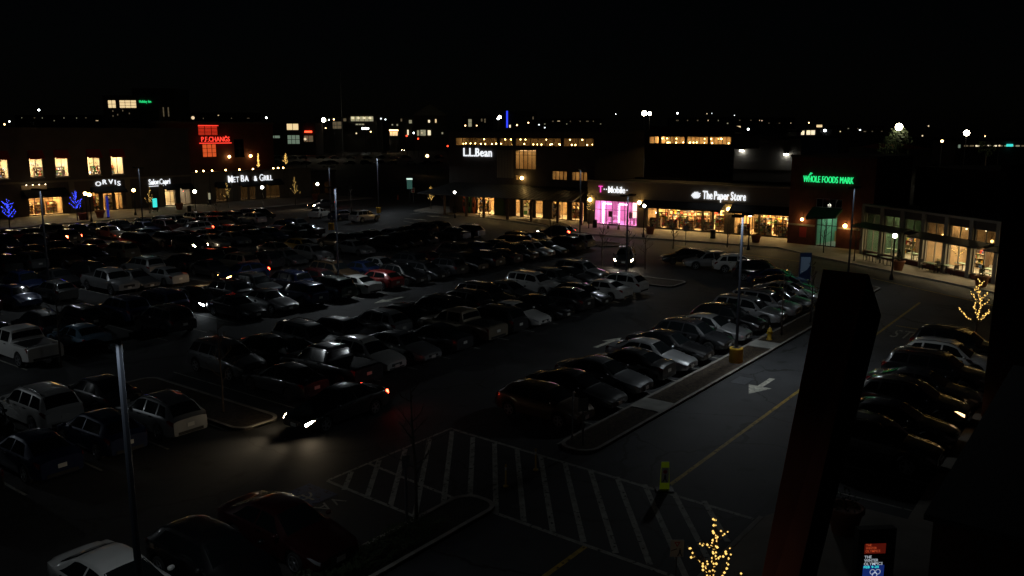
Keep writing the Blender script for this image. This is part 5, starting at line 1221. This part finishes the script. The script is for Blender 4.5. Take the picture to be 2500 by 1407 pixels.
for k, (cx, cz) in enumerate(((-.08,.34),(.1,.34),(.0,.24))):
    mb = MB()
    for j in range(12):
        a0, a1 = 2*math.pi*j/12, 2*math.pi*(j+1)/12
        mb.quad((cx+.07*math.cos(a0),-.153,cz+.07*math.sin(a0)),(cx+.07*math.cos(a1),-.153,cz+.07*math.sin(a1)),(cx+.09*math.cos(a1),-.153,cz+.09*math.sin(a1)),(cx+.09*math.cos(a0),-.153,cz+.09*math.sin(a0)))
    mb.build('ring_mark', M['screen_white'], e)
# planters
def planter(p, h, label, s=1.0, conifer=True):
    e = empty('potted_conifer' if conifer else 'planter', p, 0, label, 'planter', 'terracotta planters')
    MB().lathe([(.28*s,0),(.40*s,.55*s),(.45*s,.58*s),(.45*s,.68*s),(.38*s,.68*s),(.36*s,.6*s)], n=16).build('pot', M['terracotta'], e, True)
    rnd = random.Random(int(p.x*10)); mb = MB()
    for k in range(420 if conifer else 160):
        u = rnd.random(); z = .6*s + (u*h if conifer else u*.5); rr = (.34*s*(1-u*.93) if conifer else .36*s)*rnd.random()**.4; a = rnd.uniform(0, 6.283)
        c = Vector((rr*math.cos(a), rr*math.sin(a), z)); d = Vector((math.cos(a)*.6, math.sin(a)*.6, rnd.uniform(-.2,.8)))*.11; q = Vector((-math.sin(a), math.cos(a), rnd.uniform(-.3,.3)))*.03
        mb.quad(c-q, c+q, c+d+q*.3, c+d-q*.3)
    MB().tube([(0,0,.5*s),(0,0,.6*s+h*.6)], .03, 6).build('stem', M['bark'], e)
    o = mb.build('foliage', M['conifer'], e); o['kind'] = 'stuff'
planter(gp(2060,1300,.12), .5, 'wide terracotta planter on the near pavement beside the kiosk', 1.25, False)
planter(gp(1587,572,.12), 1.2, 'potted conifer between the pink shop and the stationer', 1.3); planter(gp(1845,592,.12), 1.7, 'tall potted conifer before the stationer end window', 1.3); planter(gp(2192,660,.12), 1.1, 'potted conifer beside the cafe tables', 1.3)
planter(gp(203,537,.12), .8, 'potted shrub left of the arched sign doors', 1.5); planter(gp(245,532,.12), 1.3, 'potted shrub before the arched sign doors', 1.5); planter(gp(438,512,.12), 1.0, 'potted shrub before the salon doors', 1.5); planter(gp(770,488,.12), .6, 'terracotta planter at the corner past the grill', 1.6); planter(gp(2395,700,.12), .9, 'potted conifer at the right end of the dining hall', 1.3)
def bin_(p, label):
    e = empty('litter_bin', p, 0, label, 'bin', 'litter bins on the pavements'); MB().lathe([(.28,0),(.3,.1),(.3,.85),(.33,.87),(.33,.95),(.2,1.02)], n=14).build('body', M['black_metal'], e, True); MB().lathe([(.12,1.02),(.12,1.06)], n=10).build('lid', M['black_metal'], e)
bin_(gp(1740,582,.12), 'dark litter bin before the stationer doors'); bin_(gp(1452,556,.12), 'dark litter bin beside the pink shop'); bin_(gp(463,518,.12), 'dark litter bin right of the salon'); bin_(gp(1110,520,.12), 'dark litter bin at the porch corner')
p = gp(1497,560,.12); e = empty('bench', p, R(-90), 'dark bench under the pink shop window', 'bench')
for k in range(3): MB().box(-.85,.85,-.2+k*.14,-.08+k*.14,.43,.46).build('seat_slat', M['black_metal'], e)
for k in range(2): MB().box(-.85,.85,.22,.25,.55+k*.16,.67+k*.16).build('back_slat', M['black_metal'], e)
for s in (-.75,.75): MB().box(s-.03,s+.03,-.2,.25,0,.43).box(s-.03,s+.03,.2,.25,.43,.85).build('leg', M['black_metal'], e)
p = gp(1673,600); post_sign(p.x, p.y, VIEW, 2.2, 'dark small sign post at the road edge before the stationer', 'sign_back', .5)
# left side pieces
p = gp(265,532,.12); e = empty('blue_column', p, 0, 'glowing blue column on the pavement before the arched sign', 'column'); MB().lathe([(.16,0),(.16,3.1)], n=10).build('shaft', M['win_blue'] if 'win_blue' in M else lit('win_blue', (.01,.03,.5), .35), e); MB().lathe([(.2,0),(.2,.12)], n=10).build('base', M['black_metal'], e)
p = gp(379,518,.12); e = empty('directory_panel', p, 0, 'teal glowing directory panel before the salon', 'sign'); MB().box(-.5,.5,-.08,.08,.3,2.3).build('frame', M['black_metal'], e); MB().box(-.36,.36,-.1,-.082,.75,2.1).build('lit_face', M['sign_teal'], e)
for s in (-.4,.4): MB().box(s-.05,s+.05,-.05,.05,0,.3).build('leg', M['black_metal'], e)
p = gp(512,500,.12); e = empty('menu_case', p, 0, 'small lit menu case on the pilaster left of the grill', 'sign'); MB().box(-.3,.3,-.06,.06,0,2.2).build('frame', M['black_metal'], e); MB().box(-.2,.2,-.075,-.062,.9,2.0).build('lit_face', M['win_dim'], e)
# road exit signs by the outfitter
p = gp(1001, 498); e = empty('banner_sign', p, R(VIEW), 'tall pale green lit banner sign at the far exit road', 'sign'); MB().box(-.08,.08,-.05,.05,0,2.6).build('post', M['black_metal'], e)
lit('banner_top', (.75,1,.85), 1.0, 'NONE'); lit('banner', (.10,.30,.24), .18, 'NONE'); MB().box(-.45,.45,-.06,.06,2.6,4.2).build('banner_face', M['banner'], e); MB().box(-.5,.5,-.09,.09,4.2,4.45).build('lit_top', M['banner_top'], e)
p = gp(1009, 494); e = post_sign(p.x, p.y, VIEW, 2.6, 'white no entry sign beside the green banner', None); MB().box(-.3,.3,-.05,-.03,1.7,2.6).build('panel', M['sign_face'], e); MB().box(-.2,.2,-.06,-.052,2.2,2.5).build('red_mark', M['sign_redp'], e); MB().box(-.2,.2,-.06,-.052,1.8,2.05).build('red_mark', M['sign_redp'], e)
p = gp(972, 487); e = empty('traffic_cone', p, 0, 'orange traffic cone on the far exit road', 'cone'); mat('cone', (.6,.1,.02), .6); MB().lathe([(.2,.04),(.03,.95)], n=10).build('cone', M['cone'], e); MB().box(-.25,.25,-.25,.25,0,.04).build('base', M['cone'], e); MB().lathe([(.125,.45),(.1,.58)], n=10).build('band', M['sign_face'], e)
# ground cover on the near strip: low evergreen shrubs
rnd = random.Random(4); mb = MB()
for k in range(5200):
    x = rnd.uniform(2.6, 18.4) if k > 1500 else rnd.uniform(13, 18.2); y = rnd.uniform(16.15, 17.35)
    h = .16 + .16*math.sin(x*2.3)*math.sin(y*5+x) + rnd.uniform(0,.16)
    c = Vector((x, y, .1+max(0,h)*rnd.random()**.5)); a = rnd.uniform(0, 6.283); d = Vector((math.cos(a), math.sin(a), rnd.uniform(-.2,.8)))*rnd.uniform(.05,.10); q = Vector((-math.sin(a), math.cos(a), 0))*.028
    mb.quad(c-q, c+q, c+d+q*.5, c+d-q*.5)
o = mb.build('ground_cover', M['leaf']); tag(o, 'low leafy evergreen cover on the near planted strip', 'plants', kind='stuff')
mb = MB()
for k in range(1800):
    x, y = rnd.uniform(26.6, 70), rnd.uniform(16.1, 17.4); a = rnd.uniform(0, 6.283); c = Vector((x, y, .10)); d = Vector((math.cos(a), math.sin(a), rnd.uniform(0,.3)))*rnd.uniform(.03,.10); q = Vector((-math.sin(a), math.cos(a), 0))*.02
    mb.quad(c-q, c+q, c+d+q, c+d-q)
o = mb.build('leaf_litter', M['leaf_tan']); tag(o, 'dry leaves and mulch chips on the long planted strip', 'leaves', kind='stuff')
# ================================================================ far background
def far(name, px, D, label, cat='building', ang=0.):
    p = at_depth(px, 340, D); return Bld(name, (p.x, p.y), R(VIEW+ang), label, cat)
def fbox(b, px0, px1, pyt, dep, m, name='wall', z0=0., y=0.):
    x0, x1, z1 = b.p(px0, 330, y)[0], b.p(px1, 330, y)[0], b.p((px0+px1)/2, pyt, y)[1]
    MB().box(x0, x1, y, y+dep, z0, z1).build(name, M[m], b.e); return x0, x1, z1
def fwin(b, r, m, nx=1, nz=1, y=0., name='window'):
    x0, x1, z0, z1 = b.rect(*r, y); f = MB(); fw = min(.25, (x1-x0)/nx*.12)
    for i in range(nx+1): x = x0+(x1-x0)*i/nx; f.box(x-fw/2, x+fw/2, y-.25, y-.08, z0, z1)
    for k in range(nz+1): z = z0+(z1-z0)*k/nz; f.box(x0-fw/2, x1+fw/2, y-.24, y-.09, z-fw/2, z+fw/2)
    o = f.build(name, M['black_side'], b.e)
    for i in range(nx):
        for k in range(nz): MB().box(x0+(x1-x0)*i/nx+fw/2, x0+(x1-x0)*(i+1)/nx-fw/2, y-.15, y-.05, z0+(z1-z0)*k/nz+fw/2, z0+(z1-z0)*(k+1)/nz-fw/2).build('pane', M[m], o)
mat('far_wall', (.09,.08,.06), .9, noise=(.05,.2)); mat('far_dark', (.04,.038,.035), .9); mat('far_pale', (.22,.20,.15), .9)
ht = far('hotel_tower', 258, 560, 'tall hotel block with lit top floor windows and green sign')
fbox(ht, 258, 392, 233, 30, 'far_wall'); fbox(ht, 330, 432, 216, 26, 'far_wall', 'upper_block', y=6)
fwin(ht, (264,245,283,264), 'win_warm', 2, 2); fwin(ht, (292,245,333,264), 'win_warm', 3, 3)
for px in (398, 410): fwin(ht, (px,262,px+3,285), 'win_faint', 1, 3, y=5.8)
x0, x1, z0, z1 = ht.rect(340, 245, 369, 251, -.5); e = empty('hotel_sign', ht.w(x0, -.6, z0), ht.a, 'small green script sign on the hotel block', 'sign'); lettering(e, 'Holiday Inn', x1-x0, z1-z0, 'sign_green', bold=.02)
b = far('corner_shop', 625, 480, 'low glass shop with warm upper window beyond the terrace')
fbox(b, 624, 770, 300, 20, 'far_dark'); fwin(b, (700,302,729,318), 'win_warm', 2, 1); fwin(b, (625,331,649,338), 'win_green', 2); fwin(b, (656,331,684,338), 'win_green', 2); fwin(b, (702,330,732,352), 'win_green', 3, 2); fwin(b, (742,331,765,347), 'win_faint', 2)
MB().box(*[b.p(744,322)[0], b.p(762,322)[0]], -.8, -.3, b.p(750,324)[1], b.p(750,320)[1]).build('red_sign_bar', M['far_red'], b.e)
b = far('office_block', 772, 560, 'pale office block with a band of bright upper windows')
fbox(b, 770, 850, 286, 22, 'far_wall'); fbox(b, 850, 922, 278, 22, 'far_wall', 'glazed_wing', y=-3); fwin(b, (812,297,834,315), 'win_faint', 2, 2); fwin(b, (838,289,846,297), 'win_faint'); fwin(b, (856,284,912,297), 'win_dim', 5, 1, y=-3); fwin(b, (868,302,890,306), 'win_dim', 3, 1, y=-3)
for i in range(4): p_ = b.rect(858+i*14, 287, 864+i*14, 290, -3.4); MB().box(p_[0], p_[1], -3.6, -3.3, p_[2], p_[3]).build('ceiling_light', M['win_cream'], b.e)
b = far('gabled_hall', 925, 600, 'dim gabled hall with small lit windows above a bright kiosk')
x0, x1, z1 = fbox(b, 920, 1012, 288, 20, 'far_dark'); x0, x1, z1 = fbox(b, 1012, 1090, 282, 26, 'far_wall', 'gable_wing', y=-2); xm = (x0+x1)/2; zt = b.p(1050, 254, -2)[1]
mb = MB(); mb.v = [(x0-1,-3,z1),(x1+1,-3,z1),(xm,-3,zt),(x0-1,24,z1),(x1+1,24,z1),(xm,24,zt)]; mb.f = [(0,1,2),(5,4,3),(0,2,5,3),(2,1,4,5),(0,3,4,1)]; mb.m = [0]*5; mb.build('gable_roof', M['far_pale'], b.e)
for r, m in (((1045,293,1050,300),'win_cream'),((1062,291,1066,300),'win_warm'),((998,293,1006,302),'win_dim'),((978,290,982,297),'win_faint'),((956,303,960,307),'win_dim'),((968,303,972,308),'win_dim'),((1078,323,1082,328),'win_dim'),((1018,318,1024,332),'win_dim'),((1026,317,1040,332),'win_dim'),((1044,318,1052,331),'win_cream'),((994,317,998,330),'win_cream')): fwin(b, r, m, y=-2.2)
b = far('kiosk_shop', 950, 540, 'small bright kiosk shop with glowing fascia', 'shop'); fbox(b, 950, 972, 316, 6, 'far_dark'); fwin(b, (952,322,971,332), 'win_warm', 3, 1); q = b.rect(951,317,972,320); MB().box(q[0], q[1], -1, -.3, q[2], q[3]).build('fascia', M['far_warm'], b.e)
b = far('roadside_sign', 884, 520, 'small white lit roadside sign beyond the far lot', 'sign'); q = b.rect(884,312,900,316); MB().box(q[0], q[1], -.3, .3, q[2], q[3]).build('face', M['far_white'], b.e); MB().box((q[0]+q[1])/2-.2, (q[0]+q[1])/2+.2, -.1, .1, 0, q[2]).build('post', M['black_metal'], b.e)
b = far('gabled_house', 1130, 640, 'dim gabled house with two warm door lamps'); x0, x1, z1 = fbox(b, 1130, 1203, 284, 22, 'far_wall'); xm = (x0+x1)/2; zt = b.p(1168,264)[1]
mb = MB(); mb.v = [(x0-1,-1,z1),(x1+1,-1,z1),(xm,-1,zt),(x0-1,24,z1),(x1+1,24,z1),(xm,24,zt)]; mb.f = [(0,1,2),(5,4,3),(0,2,5,3),(2,1,4,5),(0,3,4,1)]; mb.m = [0]*5; mb.build('gable_roof', M['far_pale'], b.e)
for r, m in (((1143,291,1152,310),'win_dim'),((1174,290,1178,297),'win_faint'),((1182,290,1186,300),'win_faint')): fwin(b, r, m, 1, 2)
b = far('neon_block', 1222, 600, 'dark block with a tall blue neon stripe'); fbox(b, 1222, 1312, 272, 22, 'far_dark'); q = b.rect(1236,271,1240,312); MB().box(q[0], q[1], -.6, -.2, q[2], q[3]).build('neon_stripe', M['sign_blue'], b.e); fwin(b, (1243,305,1247,312), 'win_cream'); fwin(b, (1300,285,1303,292), 'win_faint')
b = far('red_shop', 1945, 420, 'small shop with red lit front and bright panels above'); fbox(b, 1945, 2032, 316, 14, 'far_dark'); fwin(b, (1955,319,1964,330), 'win_cream'); fwin(b, (1968,318,1990,330), 'win_cream', 2); fwin(b, (1952,341,1962,358), 'win_red', 2, 2); fwin(b, (1966,340,1988,358), 'win_red', 3, 2); fwin(b, (1992,341,2010,352), 'win_dim', 4); fwin(b, (2004,345,2014,353), 'win_cream'); fwin(b, (2016,341,2032,352), 'win_faint', 4)
for r in ((1955,339,1962,342),(1969,339,1983,342)): q = b.rect(*r); MB().box(q[0], q[1], -.6, -.3, q[2], q[3]).build('shop_lettering', M['sign_pink'], b.e)
b = far('gold_sign', 1994, 460, 'small golden rooftop sign beyond the red shop', 'sign'); q = b.rect(1994,305,2007,311); MB().box(q[0], q[1], -.3, .3, q[2], q[3]).build('face', M['win_warm'], b.e); MB().box(q[0]+1, q[1]-1, -.1, .1, 0, q[2]).build('post', M['black_metal'], b.e)
b = far('car_showroom', 2330, 330, 'low car showroom with a bright glazed strip'); fbox(b, 2335, 2560, 345, 18, 'far_dark'); fwin(b, (2338,353,2345,362), 'win_green'); 
for i in range(11): fwin(b, (2352+i*14,354,2364+i*14,359), random.choice(('win_dim','win_faint','win_cream','win_green')))
q = b.rect(2456,352,2470,358); MB().box(q[0], q[1], -.9, -.3, q[2], q[3]).build('blue_sign', M['sign_teal'], b.e)
b = far('red_roof_hall', 2120, 300, 'low hall with a dim red roof beyond the market'); fbox(b, 2120, 2280, 362, 16, 'far_dark'); x0, x1, z0, z1 = b.rect(2130, 352, 2270, 364); MB().hexa([(x0,-.5,z0),(x1,-.5,z0),(x1,16,z0),(x0,16,z0),(x0+6,5,z1),(x1-6,5,z1),(x1-6,11,z1),(x0+6,11,z1)]).build('roof', M['awning_red'], b.e)
b = far('canopy_strip', 1755, 380, 'long warm lit canopy strip over the rear roofs', 'building'); fbox(b, 1752, 1810, 312, 10, 'far_dark'); q = b.rect(1754,308,1806,312); MB().box(q[0], q[1], -1.5, -.2, q[2], q[3]).build('lit_soffit', M['win_warm'], b.e)
rf = random.Random(9)
for bn, x0, x1, y0, y1, D, n, nm, lb in (('a', 1320, 1470, 292, 322, 640, 9, 'long_block', 'long dim block right of the blue neon stripe'), ('b', 40, 250, 284, 300, 620, 8, 'low_block', 'low dim block left of the hotel tower'), ('c', 1640, 1940, 290, 322, 680, 12, 'long_block', 'long dim block above the rear hall roofs'), ('d', 2040, 2160, 310, 345, 520, 6, 'low_block', 'low dim block left of the glowing treetop'), ('e', 440, 620, 278, 296, 640, 5, 'low_block', 'low dim block above the red neon restaurant')):
    b = far(nm, x0, D, lb); fbox(b, x0, x1, y0-3, 20, 'far_dark')
    for k in range(n):
        px = x0 + (k+.5)*(x1-x0)/n + rf.uniform(-4, 4); py = rf.choice((y0+3, y0+10)); w_ = rf.choice((2, 3, 4, 7))
        fwin(b, (px, py, px+w_, py+rf.choice((2, 3))), rf.choice(('win_faint','win_dim','win_faint','win_warm')))
for bb, x0, x1, y0, y1, n in ((ht, 262, 330, 268, 290, 5),):
    for k in range(n): px = rf.uniform(x0, x1); py = rf.uniform(y0, y1); fwin(bb, (px, py, px+3, py+4), 'win_faint')
# street lamps far off
def far_lamp(px, py, D, r, label, m='far_lamp', group='far street lamps'):
    p = at_depth(px, py, D); e = empty('far_street_lamp', (p.x, p.y, 0), R(VIEW), label, 'street lamp', group)
    MB().tube([(0,0,0),(0,0,p.z-.1)], [.14,.09], 6).build('post', M['black_metal'], e); MB().ball((0,-.0,p.z), r, 10, 6).build('lamp', M[m], e)
for px, py, D, r, lb in ((790,293,420,1.0,'bright white far street lamp left of the office block'),(1573,277,420,1.2,'left of the twin far flood lamps on a tall mast'),(1586,278,425,.9,'right of the twin far flood lamps on a tall mast'),(2195,310,210,.85,'brightest far street lamp beside the lit treetop'),(2360,325,230,.75,'bright far street lamp over the car showroom'),
        (650,288,480,.5,'small far lamp above the corner shop'),(1220,286,460,.8,'far lamp left of the blue neon stripe'),(1216,290,470,.6,'second far lamp left of the blue neon stripe'),(1827,316,430,.5,'small white far lamp right of the canopy strip'),(2014,319,420,.6,'small warm far lamp above the red shop')):
    far_lamp(px, py, D, r, lb, 'far_lamp' if r > .7 else 'far_white')
for px, py, r, m in ((95,269,.55,'far_white'),(23,297,.6,'far_white'),(11,304,.6,'far_white'),(1654,277,.5,'far_white'),(1726,278,.4,'far_white'),(1738,277,.35,'far_white'),(1860,295,.35,'far_white'),(1793,282,.3,'far_white'),(2267,308,.5,'far_warm'),(2252,332,.5,'far_white'),(2405,333,.5,'far_white'),(471,288,1.0,'far_white'),(803,293,.45,'far_white'),(815,292,.45,'far_white'),(795,313,.5,'far_warm'),(870,326,.5,'far_warm'),(905,322,.5,'far_warm'),(1010,325,.6,'far_white'),(1030,325,.5,'far_white'),(1110,330,.5,'far_warm'),(1090,322,.4,'far_warm'),(745,340,.4,'far_white'),(1262,306,.5,'far_warm'),(1290,300,.4,'far_white'),(1330,312,.4,'far_warm'),(1975,300,.4,'far_warm'),(2100,318,.4,'far_white'),(2300,345,.45,'far_warm'),(2440,356,.4,'far_warm'),(930,290,.5,'far_red'),(941,292,.5,'far_white'),(1043,381,.5,'far_lamp'),(1316,305,.6,'far_white'),(1136,307,.5,'far_warm'),(1164,307,.4,'far_warm'),(1503,279,.3,'far_white')):
    far_lamp(px, py, 500 if py < 340 else 250, r*random.uniform(.6, 1.0), 'tiny far street lamp on the dark skyline', m if random.random() < .4 else random.choice(('far_faint', 'far_mild', 'far_warm')))
for px, py in ((1021,339),(993,332),(1093,357)):
    p = at_depth(px, py, 430); e = empty('traffic_signal', (p.x, p.y, 0), R(VIEW), 'far traffic signal showing red over the distant road', 'signal', 'far traffic signals'); MB().tube([(0,0,0),(0,0,p.z+1)], .12, 6).build('post', M['black_metal'], e); MB().box(-.25,.25,-.2,.1,p.z-1,p.z+.6).build('housing', M['black_side'], e); MB().ball((0,-.25,p.z), .42, 8, 5).build('red_light', M['far_red'], e)
# far lot: parked cars and road traffic
for i in range(26):
    px = 640 + (i % 13)*36 + random.uniform(-8, 8); py = 388 + (i//13)*14; p = gp(px, py)
    if 1085 < px: continue
    e = car(random.choice(['sedan','suv','crossover']), p.x, p.y, 37 + random.choice((90,-90)) + random.uniform(-6,6), random.choice(['black','charcoal','silver','grey','white','black']), 2, label='dim car parked in the far lot beyond the exit road', group='cars parked in the far lot')
p = gp(660, 389); car('suv', p.x-3, p.y, -20, 'white', 2, label='white SUV parked in the far lot behind the terrace lanterns', group='cars parked in the far lot')
for i, (px, py, hd) in enumerate(((893,358,1),(948,357,1),(920,356,0),(968,357,0),(1061,360,1),(985,366,1))):
    p = gp(px, py+3); e = car('sedan', p.x, p.y, VIEW+90+180 if hd else VIEW+90, 'charcoal', 2, label='far car with lit %s on the distant road' % ('headlamps' if hd else 'tail lamps'), group='far cars on the distant road', head='lens_lit' if hd else None, tail='lens_brake')
    e.name = 'moving_sedan'
for q in ((1043,384),):
    pass
# treetop lit by the bright far lamp
def far_tree(px, pyt, D, h, r, label, seed, n=1500):
    p = at_depth(px, pyt, D); rnd = random.Random(seed); e = empty('leafy_tree', (p.x, p.y, 0), 0, label, 'tree', 'far trees'); H_ = p.z
    MB().tube([(0,0,0),(.1,0,H_*.4),(0,.2,H_*.8)], [.25,.18,.06], 7).build('trunk', M['bark'], e); mb = MB()
    cl = [(rnd.uniform(-r,r)*.8, rnd.uniform(-r,r)*.8, H_-h*rnd.uniform(.1,.9), rnd.uniform(.25,.45)*r) for _ in range(16)]
    for k in range(n):
        c = rnd.choice(cl); v = Vector((rnd.gauss(0,1), rnd.gauss(0,1), rnd.gauss(0,.8))).normalized()*c[3]*rnd.random()**.35; c0 = Vector(c[:3])+v; d = Vector((rnd.uniform(-1,1), rnd.uniform(-1,1), rnd.uniform(-1,1)))*.22; q = Vector((rnd.uniform(-1,1), rnd.uniform(-1,1), rnd.uniform(-1,1)))*.16
        mb.quad(c0-d, c0+q, c0+d, c0-q)
    o = mb.build('crown', M['leaf'], e)
far_tree(2196, 318, 212, 7, 3.6, 'leafy treetop glowing under the brightest far lamp', 71); far_tree(2172, 330, 216, 6, 3.0, 'smaller leafy tree left of the glowing treetop', 72, 900); far_tree(2412, 344, 240, 5, 2.6, 'dim round tree before the car showroom', 73, 900)
p = gp(632, 404, 4.7); bare_tree(*MG.w(MG.p(631, 402, 7)[0], 7).xy, 41, 3.6, .6, 'slim tree wrapped in pale warm lights on the terrace', 'trees with string lights', 'bulb_warm', 130, .08, z=4.7, low=.02)
p = gp(698, 412); bare_tree(p.x, p.y, 42, 5.2, 1.8, 'far tree with warm string lights behind the grill', 'trees with string lights', 'bulb_warm', 60, .12)
p = gp(838, 384); e = empty('flag_pole', p, 0, 'tall thin flag pole beyond the far exit road', 'pole'); MB().tube([(0,0,0),(0,0,p.length*.075+9)], [.15,.08], 6).build('mast', M['grey_metal'], e); MB().ball((0,0,p.length*.075+9), .2, 8, 5).build('finial', M['grey_metal'], e)
